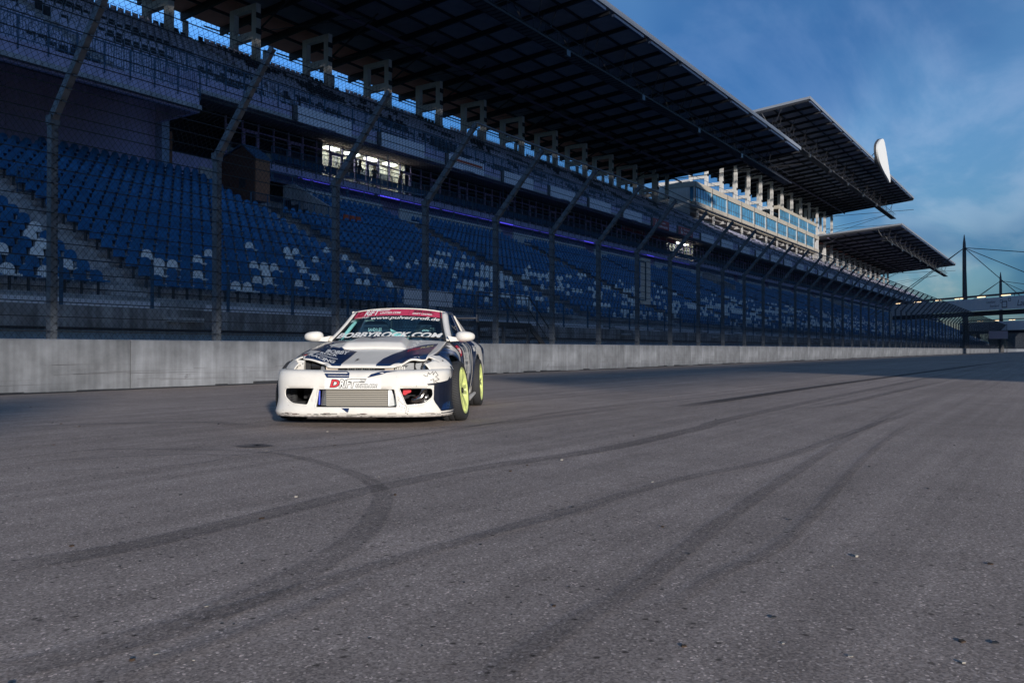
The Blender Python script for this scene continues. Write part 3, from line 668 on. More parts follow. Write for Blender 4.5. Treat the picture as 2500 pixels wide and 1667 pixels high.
# ------------------------------------------------------------------ portal frames and roofs
def portal(z0, z1, name='portal_frame', y0=49.6, y1=52.6, op=0.55, leg_to=None, t=0.42):
    m = MB(); w = 0.52; zz0 = leg_to if leg_to is not None else z0
    m.box(0, t, y0, y0 + w, zz0, z1, WHITEP); m.box(0, t, y1 - w, y1, zz0, z1, WHITEP)
    m.box(0, t, y0 + w, y1 - w, z1 - 0.38, z1, WHITEP); m.box(0, t, y0 + w, y1 - w, z0, z0 + 0.55, WHITEP)
    for zz in (z0 + 0.5, z1 - 0.9): m.box(-0.03, t + .03, y0 - 0.05, y0 - 0.002, zz - 0.2, zz + 0.2, BLACKST)
    return m.mesh(name)
pm1 = portal(23.6, 26.15, leg_to=20.5)
for k in range(-3, 11): link('portal_frame', pm1, GS, (41.0 + BAY * k, 0, 0))
for k in range(-3, 11): MB().box(41.0 + BAY * k + 3.4, 41.0 + BAY * k + 3.7, 52.65, 52.95, 20, 24.3, WHITEP).obj('rear_post', GS)
def roof(X0, X1, yf, zf, yb, zb, redback, portal_y=51.1, cat_y=34.5, cat_z=None, name='roof', sub=2, pw=2.6):
    zat = lambda y: zf + (zb - zf) * (y - yf) / (yb - yf)
    rf = MB().hexa([(X0, yf, zf + 0.32), (X1, yf, zf + 0.32), (X1, yb, zb + 0.32), (X0, yb, zb + 0.32), (X0, yf, zf + 0.5), (X1, yf, zf + 0.5), (X1, yb, zb + 0.5), (X0, yb, zb + 0.5)], mat('roof_metal', (0.07, 0.075, 0.085), 0.6)).box(X0 - .05, X1 + .05, yf - 0.12, yf - 0.02, zf + 0.18, zf + 0.62, mat('pale_edge_trim', (0.22, 0.24, 0.28), 0.5)).obj(name, GS)
    MB().box(X1 + 0.02, X1 + 0.1, yf, yb, min(zf, zb), min(zf, zb) + 0.1, BLACKST).hexa([(X1, yf, zf + .2), (X1 + .08, yf, zf + .2), (X1 + .08, yb, zb + .2), (X1, yb, zb + .2), (X1, yf, zf + .56), (X1 + .08, yf, zf + .56), (X1 + .08, yb, zb + .56), (X1, yb, zb + .56)], mat('pale_edge_trim', (0,0,0))).hexa([(X0 - .08, yf, zf + .2), (X0, yf, zf + .2), (X0, yb, zb + .2), (X0 - .08, yb, zb + .2), (X0 - .08, yf, zf + .56), (X0, yf, zf + .56), (X0, yb, zb + .56), (X0 - .08, yb, zb + .56)], mat('pale_edge_trim', (0,0,0))).obj('roof_trim', rf)
    nx = round((X1 - X0) / (BAY / sub)); dx = (X1 - X0) / nx; ny = round((yb - yf) / pw); dy = (yb - yf) / ny
    def panel(m_):
        s = (zb - zf) / (yb - yf)
        return MB().hexa([(0.06, 0.06, 0.2), (dx - .06, 0.06, 0.2), (dx - .06, dy - .06, 0.2 + s * dy), (0.06, dy - .06, 0.2 + s * dy), (0.06, 0.06, 0.29), (dx - .06, 0.06, 0.29), (dx - .06, dy - .06, 0.29 + s * dy), (0.06, dy - .06, 0.29 + s * dy)], m_).mesh('roof_panel')
    pa, pb = panel(ROOFP), panel(ROOFR)
    if nx * ny <= 330:
        for i in range(nx):
            for j in range(ny):
                y = yf + dy * j; link('roof_panel', pb if (redback and y > 49.5) else pa, rf, (X0 + dx * i, y, zat(y)))
    # transverse beams and purlins
    bm1 = MB().hexa([(-.09, yf + .1, zf - .12), (.09, yf + .1, zf - .12), (.09, yb, zb - .42), (-.09, yb, zb - .42), (-.09, yf + .1, zf + .2), (.09, yf + .1, zf + .2), (.09, yb, zb + .2), (-.09, yb, zb + .2)], BLACKST).mesh('roof_beam')
    for i in range(nx + 1): link('roof_beam', bm1, rf, (X0 + dx * i, 0, 0))
    for j in range(1, ny):
        y = yf + dy * j; MB().box(X0, X1, y - 0.05, y + 0.05, zat(y) + 0.0, zat(y) + 0.2, BLACKST).obj('purlin', rf)
    # diagonal bracing rods and struts to the portals
    st_ = MB().bar((0, portal_y - 1.6, zat(portal_y) - 2.3), (0, portal_y - 6.5, zat(portal_y - 6.5) - 0.4), 0.07, BLACKST, n=6).bar((0, portal_y + 1.5, zat(portal_y) - 2.3), (0, yb - 0.6, zb - 0.4), 0.07, BLACKST, n=6).bar((0, portal_y - 1.6, zat(portal_y) - 2.6), (BAY, portal_y - 5, zat(portal_y - 5) - 0.3), 0.03, BLACKST, n=4).mesh('strut')
    k = 0
    while X0 + 1.6 + BAY * k < X1 - BAY: link('strut', st_, rf, (X0 + 1.6 + BAY * k, 0, 0)); k += 1
    gt = MB().box(0.6, BAY - 0.9, yf - 0.02, yf + 0.22, zf - 0.12, zf + 0.1, mat('blue_gutter', (0.07, 0.10, 0.17), 0.5)).mesh('gutter')
    for k in range(int((X1 - X0) / BAY)): link('gutter', gt, rf, (X0 + BAY * k, 0, 0))
    MB().tube([(X0, portal_y - 4.4, zat(portal_y - 4.4) - 0.45), (X1, portal_y - 4.4, zat(portal_y - 4.4) - 0.45)], 0.16, mat('violet_tube', (0.10, 0.085, 0.14), 0.6), n=8).obj('long_tube', rf)
    # hanging catwalk truss
    ca = MB(); c0, c1 = cat_y - 0.6, cat_y + 0.6; z = cat_z
    XX = X1 + 6.5
    ca.box(X0, XX, c0, c0 + 0.09, z, z + 0.16, BLACKST).box(X0, XX, c1 - .09, c1, z, z + 0.16, BLACKST)
    ca.box(X0, XX, c0, c0 + 0.05, z + 1.05, z + 1.1, BLACKST).box(X0, XX, c1 - .05, c1, z + 1.05, z + 1.1, BLACKST).box(X0, XX, c0 + 0.1, c1 - 0.1, z + 0.02, z + 0.06, STEELD)
    ca.obj('catwalk', rf)
    sg = MB()
    for y in (c0 + .02, c1 - .02):
        for i in range(4): sg.bar((i * 1.8, y, z + 0.1), (i * 1.8, y, z + 1.08), 0.03, BLACKST).bar((i * 1.8, y, z + 0.1), ((i + 1) * 1.8, y, z + 1.08), 0.022, BLACKST)
        sg.bar((0.5, y, z + 1.0), (0.0, y - 1.0 if y < cat_y else y + 1.0, zat(cat_y) + 0.1), 0.045, mat('pale_steel', (0.035, 0.036, 0.045), 0.5)); sg.bar((2.5, y, z + 1.0), (3.6, y, zat(cat_y) + 0.1), 0.045, mat('pale_steel', (0,0,0)))
    for i in range(12): sg.box(i * .6, i * .6 + .12, c0 + .08, c1 - .08, z - 0.02, z + 0.02, BLACKST)
    sgm = sg.mesh('catwalk_truss'); k = 0
    while X0 + BAY * (k + 1) <= XX: link('catwalk_truss', sgm, rf, (X0 + BAY * k, 0, 0)); k += 1
    fl = MB().box(-0.3, 0.3, -0.12, 0.12, -0.55, -0.08, mat('floodlight_housing', (0.10, 0.11, 0.13), 0.3, 0.6)).bar((0, 0, -0.08), (0, 0, 0.1), 0.03, BLACKST).mesh('floodlight')
    for k in range(int((X1 - X0) / (BAY * 2))): link('floodlight', fl, rf, (X0 + 5 + BAY * 2 * k, c0 - 0.1, z))
    return rf
roof(11.0, 119.0, 31.0, 28.1, 56.8, 26.35, True, cat_y=34.5, cat_z=25.0)
roof(124.0, 220.5, 31.0, 36.4, 57.5, 34.05, False, cat_y=36.5, cat_z=33.1, name='roof')
roof(203.0, 308.0, 31.0, 28.1, 56.8, 26.3, True, cat_y=34.5, cat_z=25.0, sub=1, pw=3.2)
pm2 = portal(28.6, 34.0, y0=49.0, y1=52.2, leg_to=22.0, t=0.5)
for k in range(13): link('portal_frame', pm2, GS, (131.5 + BAY * k, 0, 0))
for k in range(14): link('portal_frame', pm1, GS, (205 + BAY * k, 0, 0))
for k in (0, 1): link('portal_frame', portal(23.0, 27.2, y0=50.2, y1=52.6, leg_to=20.5, t=0.35), GS, (113.5 + 4.8 * k, 0, 0))
# service ladder near the end of the first roof
m = MB().bar((115.6, 53.0, 20), (115.6, 53.0, 27), 0.03, STEELD).bar((116.1, 53.0, 20), (116.1, 53.0, 27), 0.03, STEELD)
for i in range(20): m.bar((115.6, 53, 20.5 + i * .32), (116.1, 53, 20.5 + i * .32), 0.015, STEELD)
m.obj('ladder', GS)
# rope stays between roofs
for (a, b) in (((221, 37, 33.4), (222, 50, 30)), ((221, 37, 33.4), (224, 52, 31.5)), ((205, 33, 28.8), (221, 52, 31)), ((222, 51, 30.5), (245, 52, 29.4)), ((309, 36, 25.2), (309, 52, 23.2)), ((309, 36, 25.2), (309, 52, 22.2))):
    MB().bar(a, b, 0.05, BLACKST).obj('stay_rope', GS)

# ------------------------------------------------------------------ press box
PB = thing('press_box', 'long beige press box with blue reflecting windows above the upper seats', 'press box', loc=(123.2, 48.0, 0), kind='structure')
L = 76.0
MB().box(0, L, 0.35, 4.5, 22.6, 23.5, BEIGE).box(-0.2, L, -0.25, 0.33, 22.9, 23.5, BEIGE).box(0, L, 1.2, 4.5, 22.2, 22.6, CONCD).obj('floor_band', PB)
MB().box(-0.2, L, -0.25, 4.5, 25.75, 26.55, BEIGE).obj('roof_band', PB)
MB().box(0, L, 3.2, 3.4, 23.5, 25.75, DARKW).box(-0.15, -0.02, 0.7, 6.5, 21.0, 26.9, WHITEP).box(0, 9, 3.4, 6.5, 21.0, 26.9, WHITEP).obj('rear_wall', PB)
MB().box(45.5, L, 0.1, 4.5, 28.7, 29.35, BEIGE).box(45.5, L, 3.0, 3.2, 26.55, 28.7, DARKW).obj('upper_roof_band', PB)
mp = MB().box(-0.1, 0.1, -0.2, 0.1, 23.5, 25.75, WHITEP).box(-0.06, 0.06, -0.3, -0.22, 22.95, 26.5, STEELD).mesh('mullion')
mp2 = MB().box(-0.1, 0.1, 0.12, 0.3, 26.55, 28.7, WHITEP).mesh('mullion')
def pw(z0, z1, y):
    m = MB().box(0.12, BAY - 0.12, y, y + 0.03, z0, z1, GLASSB).mesh('window_pane')
    f = MB()
    for i in range(1, 6): f.box(i * 1.2 - 0.03, i * 1.2 + 0.03, y - 0.04, y + 0.04, z0, z1, STEELD)
    f.box(0.1, BAY - .1, y - 0.035, y + 0.035, z0 + 0.75, z0 + 0.81, STEELD)
    return m, f.mesh('window_frame')
g1, f1 = pw(23.5, 25.75, -0.05); g2, f2 = pw(26.55, 28.7, 0.2)
for k in range(11):
    if k < 11: link('mullion', mp, PB, (BAY * k, 0, 0))
    if k < 10: o = link('window_frame', f1, PB, (BAY * k, 0, 0)); link('pane', g1, o)
for k in range(4):
    o = link('window_frame', f2, PB, (46 + BAY * k, 0, 0)); link('pane', g2, o); link('mullion', mp2, PB, (46 + BAY * k, 0, 0))
MB().box(0, 0.05, 0.1, 0.7, 23.5, 25.75, GLASSB).obj('end_pane', PB)
for k in range(11): MB().box(BAY * k + 3, BAY * k + 3.3, 0.6, 0.9, 19.9, 22.6, WHITEP).obj('column', PB)
rr = MB(); railing(rr, 0, 45, 0.1, 26.55, h=0.9, bars=0, post=1.5, drop=0); rr.obj('railing', PB)
rr = MB().bar((0, 2, 26.6), (-7, 3.2, 27.4), 0.12, BLACKST).bar((0, 0.3, 23.4), (-8, 3.0, 25.2), 0.05, BLACKST).obj('strut', PB)

# ------------------------------------------------------------------ rounded white roof sign
sg = thing('roof_sign', 'big white rounded sign standing on the edge of the high roof', 'sign', loc=(176.5, 30.3, 37.9))
cp = [(.45,0),(.57,.09),(.76,.40),(.93,.72),(1.0,.86),(.97,1.0),(.80,.94),(.45,.84),(.16,.70),(.02,.50),(.05,.28),(.28,.07)]
pp = [Vector((x * 13.4 - 6.7, 3.6 - 7.3 * z, 0)) for x, z in cp]; pts = [(v.x, v.y) for v in spline(pp + [pp[0]], 5)[:-1]][::-1]
MB().prism(pts, -0.3, 0.0, mat('sign_white', (0.80, 0.78, 0.74), 0.45)).obj('face', sg)
MB().prism([(x * 1.02, z * 1.02) for x, z in pts], 0.003, 0.4, STEELD).obj('rim', sg)
MB().bar((-3, 0.4, 0), (-3, 2.2, -1.2), 0.1, STEELD).bar((3, 0.4, 0), (3, 2.2, -1.2), 0.1, STEELD).bar((0, 0.4, 2.5), (0, 3.5, -1.0), 0.08, STEELD).obj('bracket', sg)

# ================================================================== seats
def seat_mesh(m, hi=True, name='stand_seat'):
    b = MB(); n = 7 if hi else 4; out = []
    for i in range(n + 1):
        a = math.pi * i / n; out.append((0.20 * math.cos(a), 0.58 + (0.20 * math.sin(a) ** 0.85 if math.sin(a) > 1e-6 else 0)))
    poly = [(0.20, 0.44)] + out + [(-0.20, 0.44)]
    b.prism([(x, z) for x, z in poly], 0.10, 0.125, m)
    b.box(-0.20, 0.20, -0.28, 0.11, 0.415, 0.44, m)
    if hi: b.box(-0.20, 0.20, -0.295, -0.275, 0.40, 0.45, m)
    return b
LEGM = MB().box(-0.02, 0.02, -0.05, 0.05, 0, 0.415, STEELD).box(0.23, 0.27, 0.0, 0.06, 0.40, 0.50, WHITES).box(-0.02, 0.25, 0.02, 0.04, 0.40, 0.414, STEELD).mesh('support')
SB, SW = seat_mesh(BLUES).mesh('stand_seat'), seat_mesh(WHITES).mesh('stand_seat')
WSET = {(0,3),(0,5),(0,18),(0,19),(1,7),(1,13),(1,16),(1,21),(1,22),(1,25),(2,4),(2,6),(2,14),(2,15),(2,23),(2,28),(2,33),(2,34),(2,37),(3,7),(3,14),(3,18),(3,23),(3,24),(3,25),(3,28),(3,38),(4,7),(4,20),(4,29),(4,35),(4,37),(4,38),(5,8),(5,29),(5,32),(6,26),(6,30),(6,31),(6,37),(6,39),(6,46),(7,36),(7,39),(7,45)}
rs = np.random.RandomState(11)
seats = []
FW = (math.cos(R(33.5)), math.sin(R(33.5)))
def view(X, Y, Z):
    d = X * FW[0] + Y * FW[1]; r = X * FW[1] - Y * FW[0]
    return 1250 + 2060 * r / d, 853 - 2060 * (Z - 0.77) / d, d
clus = rs.rand(800, 24)
for r in range(LR):
    for k in range(-12, 668):
        X = 10 + 0.5 * k
        if X < X0 + .5 or X > X1 - 1: continue
        if any(abs(X - a) < 0.85 for a in AIS) or in_vom(X, r) or in_hut(X, r): continue
        if r == LR - 1 and (int(X) % 14) in (3, 4, 5): continue
        Y, Z = LY + LDY * r, LZ + LDZ * r
        if k <= 48: w = (r, k) in WSET
        else:
            c = 0.5 * clus[k // 4, r] + 0.5 * clus[(k + 7) // 11, (r * 3) % 24]
            p = (0.42 if X > 70 else 0.32) * (1.0 if 1 <= r <= 8 else 0.5 if r < 11 else 0.0) * (2.0 if c > 0.55 else 0.25)
            w = rs.rand() < p
        px, py, d = view(X, Y, Z + 0.6)
        seats.append((d if (px > -5 and py > 0) else 1e6 + d, X, Y, Z, r, k, w))
seats.sort(key=lambda s: s[0])
near = sorted(seats[:296], key=lambda s: (s[4], s[1]))
inrow = {}
for s in near:
    d, X, Y, Z, r, k, w = s
    na = sum(1 for a in AIS if a < X); q = (r, na); inrow.setdefault(q, []).append(s)
STN = {0: 'left edge of the photo', 1: 'leftmost stairs', 2: 'second stairs'}
for (r, na), lst in inrow.items():
    for i, (d, X, Y, Z, rr_, k, w) in enumerate(lst):
        o = link('stand_seat', SW if w else SB, None, (X, Y, Z), (0, 0, R(rs.uniform(-1.5, 1.5))))
        base = {1: 'left of the leftmost stairs', 2: 'between first and second stairs', 3: 'right of the second stairs'}.get(na, 'left block')
        tag(o, '%s seat, %s row up, %s from left %s' % ('white' if w else 'blue', ORD[r], ORD[i], base), 'seat', 'seats in the lower tier of the grandstand')
        link('support', LEGM, o)
def stuff_seats(name, protos, lists, label, cat):
    V, F, MI, off = [], [], [], 0; mats_ = []
    for b, P in zip(protos, lists):
        if not len(P): continue
        base = np.array(b.v); P = np.array(P); nv = len(base)
        V.append((P[:, None, :] + base[None]).reshape(-1, 3))
        mi = [(mats_.index(m) if m in mats_ else (mats_.append(m) or len(mats_) - 1)) for m in b.mats]
        for f, q in zip(b.f, b.m):
            f = np.array(f); F.append((f[None, :] + (np.arange(len(P)) * nv)[:, None] + off)); MI.append(np.full(len(P), mi[q]))
        off += nv * len(P)
    V = np.concatenate(V); loops = np.concatenate([f.reshape(-1) for f in F]); sizes = np.concatenate([np.full(len(f), f.shape[1]) for f in F])
    me = bpy.data.meshes.new(name); me.vertices.add(len(V)); me.vertices.foreach_set('co', V.reshape(-1)); me.loops.add(len(loops)); me.loops.foreach_set('vertex_index', loops)
    me.polygons.add(len(sizes)); me.polygons.foreach_set('loop_start', np.concatenate([[0], np.cumsum(sizes)[:-1]])); me.polygons.foreach_set('material_index', np.concatenate(MI))
    for m in mats_: me.materials.append(m)
    me.update(calc_edges=True); me.validate()
    o = link(name, me); tag(o, label, cat, kind='stuff'); return o
rest = seats[296:]
bb, bw = seat_mesh(BLUES, False), seat_mesh(WHITES, False)
for b in (bb, bw): b.box(0.23, 0.27, 0.0, 0.06, 0.40, 0.49, WHITES)
stuff_seats('lower_tier_seats', (bb, bw), ([(s[1], s[2], s[3]) for s in rest if not s[6]], [(s[1], s[2], s[3]) for s in rest if s[6]]), 'rows of small blue and scattered white seats farther along the lower tier', 'seats')

def hoop_seat(m, hi=True):
    b = MB()
    pts = [(-0.19, 0.16, 0.0), (-0.19, 0.16, 0.80), (-0.13, 0.16, 0.90), (0.13, 0.16, 0.90), (0.19, 0.16, 0.80), (0.19, 0.16, 0.0)]
    if hi: b.tube(pts, 0.017, mat('hoop_steel', (0.20, 0.26, 0.34), 0.5, 0.3), n=5)
    else:
        for p, q in ((0, 1), (4, 5)): b.bar(pts[p], pts[q], 0.016, mat('hoop_steel', (0,0,0)), n=3)
        b.bar((-0.19, .16, .86), (0.19, .16, .86), 0.018, mat('hoop_steel', (0,0,0)), n=3)
    b.box(-0.18, 0.18, 0.11, 0.14, 0.16, 0.72, m); b.box(-0.18, 0.18, -0.06, 0.11, 0.16, 0.40, m)
    return b
HG, HB = hoop_seat(GREYS).mesh('hoop_seat'), hoop_seat(BLACKS).mesh('hoop_seat')
ups = []
UA = [22.0 + 14.4 * i for i in range(-1, 24)]
for r in range(-4, UR):
    for k in range(0, 690):
        X = X0 + 0.4 + 0.5 * k
        if X > (X1 - 1 if r >= 0 else 25.0) or any(abs(X - a) < 0.8 for a in UA): continue
        if 123 < X < 199 and r >= 13: continue
        Y, Z = UY + UDY * r, UZ + UDZ * r
        s = math.sin((X + 1.9 * r) * 0.42 + 1.4 * math.sin(X * 0.13 + r * 0.4)) + 0.6 * math.sin(X * 0.9 - r * 0.7)
        blk = s + rs.uniform(-.35, .35) > 0.45
        px, py, d = view(X, Y, Z + 0.5)
        ups.append((d if (px > -5 and py > -5) else 1e6 + d, X, Y, Z, r, k, blk))
ups.sort(key=lambda s: s[0])
nu = sorted(ups[:296], key=lambda s: (s[4], s[1])); cnt = {}
for d, X, Y, Z, r, k, blk in nu:
    right = r < 0
    o = link('hoop_seat', HB if blk else HG, None, (X, Y, Z))
    na = sum(1 for a in UA if a < X); q = (r, na); cnt[q] = cnt.get(q, 0) + 1
    tag(o, '%s hooped upper seat, %s visible row up, %s from left, %s' % ('black' if blk else 'grey', ORD[r + 4], ORD[cnt[q] - 1], {1: 'leftmost upper block', 2: 'second upper block'}.get(na, 'third upper block')), 'seat', 'hoop-backed seats in the upper tier')
ru = ups[296:]; hg, hb = hoop_seat(GREYS, False), hoop_seat(BLACKS, False)
stuff_seats('upper_tier_seats', (hg, hb), ([s[1:4] for s in ru if not s[6]], [s[1:4] for s in ru if s[6]]), 'rows of small grey and black hoop-backed seats farther along the upper tier', 'seats')

# ================================================================== people on the lounge balcony
def person(x, y, z, rz, label, shirt, lean=0.1, arm=0.6):
    t = thing('person', label, 'person', 'people on the lounge balcony', loc=(x, y, z), rot=(0, 0, rz))
    V = [(0, 0, .95), (0, -.01, 1.15), (0, -lean * .6, 1.42), (0, -lean * .9, 1.53), (0, -lean, 1.60),
         (.10, 0, .88), (.11, -.03, .50), (.11, .02, .08), (.12, -.12, .04), (-.10, 0, .88), (-.11, -.03, .50), (-.11, .02, .08), (-.12, -.12, .04),
         (.19, -lean * .6, 1.40), (.24, -.06 - lean * .6, 1.14), (.16, -.30, 1.02 + arm * .12), (-.19, -lean * .6, 1.40), (-.24, -.06 - lean * .6, 1.14), (-.10, -.30, 1.04 + arm * .12)]
    E = [(0,1),(1,2),(2,3),(3,4),(0,5),(5,6),(6,7),(7,8),(0,9),(9,10),(10,11),(11,12),(2,13),(13,14),(14,15),(2,16),(16,17),(17,18)]
    rad = [.15,.13,.14,.055,.06,.09,.06,.045,.04,.09,.06,.045,.04,.06,.045,.03,.06,.045,.03]
    me = bpy.data.meshes.new('body'); me.from_pydata(V, E, []); o = link('body', me, t)
    mo = o.modifiers.new('s', 'SKIN')
    for i, r_ in enumerate(rad): me.skin_vertices[0].data[i].radius = (r_, r_ * (0.7 if i < 3 else 1))
    me.skin_vertices[0].data[0].use_root = True
    o.modifiers.new('u', 'SUBSURF').levels = 1; o.modifiers['u'].render_levels = 1
    dg = bpy.context.evaluated_depsgraph_get(); m2 = bpy.data.meshes.new_from_object(o.evaluated_get(dg)); o.modifiers.clear(); o.data = m2
    m2.materials.clear()
    for q in (shirt, mat('dark_trousers', (0.03, 0.03, 0.04), 0.8), mat('skin', (0.42, 0.24, 0.17), 0.6)): m2.materials.append(q)
    for p_ in m2.polygons:
        c = p_.center; p_.material_index = 1 if c.z < 0.93 else (2 if (c.z > 1.48 or c.y < -0.24) else 0); p_.use_smooth = True
    bm = bmesh.new(); bmesh.ops.create_uvsphere(bm, u_segments=12, v_segments=9, radius=0.105)
    for v in bm.verts: v.co = Vector((v.co.x * .82, v.co.y * .95 - lean - .01, v.co.z * 1.18 + 1.68))
    hm = bpy.data.meshes.new('head'); bm.to_mesh(hm); bm.free(); hm.materials.append(MATS['skin'])
    for p_ in hm.polygons: p_.use_smooth = True
    h = link('head', hm, t)
    MB().box(-.015, .015, -lean - .125, -lean - .10, 1.63, 1.68, MATS['skin']).obj('nose', h)
    bm = bmesh.new(); bmesh.ops.create_uvsphere(bm, u_segments=12, v_segments=9, radius=0.112)
    for v in bm.verts: v.co = Vector((v.co.x * .86, v.co.y * .98 - lean + .02, max(v.co.z * 1.15, -0.02) + 1.70))
    hm = bpy.data.meshes.new('hair'); bm.to_mesh(hm); bm.free(); hm.materials.append(mat('dark_hair', (0.02, 0.015, 0.01), 0.7)); link('hair', hm, h)
person(42.7, 41.0, 11.98, R(5), 'person in dark top standing leftmost at the balcony rail', mat('dark_top', (0.04, 0.04, 0.05), 0.8), 0.16)
person(44.3, 41.0, 11.98, R(-25), 'person in dark clothes standing between the two others on the balcony', MATS['dark_top'], 0.08)
person(46.9, 40.95, 11.98, R(10), 'person in reddish shirt standing rightmost at the balcony rail', mat('reddish_shirt', (0.20, 0.09, 0.09), 0.8), 0.2, 0.9)

# ================================================================== bridge over the track, masts
def bridge(name, label, P, Q, z0, z1, words):
    P, Q = Vector((*P, 0)), Vector((*Q, 0)); d = (Q - P); L = d.length; rz = math.atan2(d.y, d.x)
    t = thing(name, label, 'bridge', 'bridges over the track', loc=P, rot=(0, 0, rz), kind='structure')
    MB().box(0, L, -1.2, 1.2, z0 - 0.75, z0 - 0.05, BLACKST).obj('deck', t)
    MB().box(0, L, -1.25, 1.25, z1 + 0.45, z1 + 0.6, STEEL).obj('roof', t)
    n = int(L / 0.95); pm = MB().box(0.02, 0.93, 0, 0.04, z0, z1, mat('bridge_panel', (0.75, 0.78, 0.82), 0.5)).mesh('panel')
    for i in range(min(n, 60)): link('panel', pm, t, (i * 0.95, -1.25, 0))
    k = 0
    while k * 5.2 + 3 < L:
        MB().box(k * 5.2 + 1.2, k * 5.2 + 3.0, -1.15, -0.95, z1 + 0.22, z1 + 0.30, LAMPB).obj('lamp', t); k += 1
    for k in range(int(L / 6)): MB().bar((k * 6, -1.2, z1), (k * 6, -1.2, z1 + .5), 0.05, STEEL).obj('roof_post', t)
    return t, L
B1, L1 = bridge('footbridge', 'long white panelled footbridge with warm lamps crossing over the track', (181, 28.6), (126, -30), 7.35, 9.45, True)
DKB = mat('dark_blue_print', (0.03, 0.05, 0.10), 0.5)
x0 = 31.6
def btext(s, x, z, h, w, sh=0.25, m=DKB): flat_text('lettering', s, m, B1, (x, -1.262, z), (1, 0, 0), (0, 0, 1), h, width=w, shear=sh)
btext('Lausitzer', 24.2, 8.55, 0.42, 2.0); btext('Seenland', 24.9, 7.85, 0.42, 2.0)
lg = MB()
for (cx, cz, s, w_) in ((28.0, 8.2, 0.55, 0.14), (29.05, 8.95, 0.26, 0.07), (27.35, 8.75, 0.26, 0.06)):
    for (a, b, c_, d_) in ((-s, s, s - w_, s), (-s, s, -s, -s + w_), (-s, -s + w_, -s + w_, s - w_), (s - w_, s, -s + w_, s - w_)): lg.box(cx + a, cx + b, -1.264, -1.258, cz + c_, cz + d_, DKB)
lg.obj('logo', B1)
btext('Lausitzer Seenland', 30.6, 7.85, 0.95, 9.5)
m = MB().box(32.5, 32.6, -1.1, -1.0, 5.5, 6.6, BLACKST).box(38.6, 38.7, -1.1, -1.0, 5.5, 6.6, BLACKST).box(32.5, 38.7, -1.1, -1.0, 5.5, 5.6, BLACKST).obj('hanging_frame', B1)
sb = MB().box(33.0, 38.0, -1.2, -0.8, 4.5, 5.4, BLACKST).obj('signal_box', B1)
B2, L2 = bridge('footbridge', 'farther white panelled footbridge seen under the nearer one', (262, 24.5), (205, -36), 5.7, 8.0, False)
def mast(loc, h, label, cables, r=0.42):
    t = thing('cable_mast', label, 'mast', 'cable masts', loc=loc)
    MB().tube([(0, 0, 0), (0, 0, h * .85), (0, 0, h * .93), (0, 0, h)], [r, r * .8, r * .6, 0.06], STEELD, n=12).obj('pole', t)
    MB().tube([(0.9, -0.4, 0), (0.25, -0.1, h * 0.88)], [r * .7, r * .3], STEELD, n=10).obj('side_pole', t)
    MB().box(-.6, .6, -.12, .12, h * .88, h * .90, STEELD).obj('cable_head', t)
    for c in cables: MB().bar((0, 0, h * .89), c, 0.07, STEELD, n=5).obj('cable', t)
mast((184, 17.0, 0), 22.9, 'taller grey cable mast standing beside the nearer footbridge', [(-4, 28, -1), (-2, 26.5, -1), (-30, -26, 5), (-52, -52, 8), (-26, -27, -8)])
mast((252, 15.0, 0), 20.8, 'smaller distant grey cable mast standing behind the footbridge', [(-4, 26, -1), (-2, 24.5, -1), (-26, -28, 2), (-45, -50, 6)], 0.4)
o = MB().box(0, 0.05, 0, 3.6, 0, 1.7, mat('pale_board', (0.35, 0.30, 0.36), 0.7)).obj('notice_board', None, (212, 11.3, 3.1)); tag(o, 'small pale rectangular board hanging beyond the fence under the bridges', 'board')
MB().bar((0, .2, 1.7), (0, .2, 3.2), 0.05, BLACKST).bar((0, 3.4, 1.7), (0, 3.4, 3.2), 0.05, BLACKST).bar((0, 0.2, -3.1), (0, .2, 0), 0.06, BLACKST).bar((0, 3.4, -3.1), (0, 3.4, 0), 0.06, BLACKST).obj('hanger', o)
# far tree belt behind the end of the straight
tb = MB(); rs2 = np.random.RandomState(7); LEAF = mat('dark_leaves', (0.03, 0.045, 0.025), 0.9, var=0.4, scale=0.5)
TR = mat('bark', (0.05, 0.04, 0.03), 0.9)
for i in range(26):
    X = 395 + rs2.rand() * 60; Y = -60 + i * 6.2 + rs2.rand() * 3; h = 8 + 5 * rs2.rand()
    t = thing('tree', 'dark distant tree beyond the end of the straight, %s from the left' % ORD[25 - i], 'tree', 'trees beyond the end of the straight', loc=(X, Y, 0))
    MB().tube([(0, 0, 0), (0, 0, h * .6)], [0.3, 0.12], TR).obj('trunk', t)
    m = MB(); n = 260
    for q in range(n):
        u = rs2.randn(3); u /= np.linalg.norm(u); rad = (0.5 + .5 * rs2.rand()) ; c = np.array([u[0] * 3.2 * rad, u[1] * 3.2 * rad, h * .62 + u[2] * h * .36 * rad]); s = 0.35 + .4 * rs2.rand()
        a, b_ = rs2.randn(3) * s, rs2.randn(3) * s; k0 = len(m.v); m.v += [tuple(c + a), tuple(c + b_), tuple(c - a), tuple(c - b_)]; m.f.append((k0, k0+1, k0+2, k0+3)); m.m.append(m.mi(LEAF))
    m.obj('crown', t)

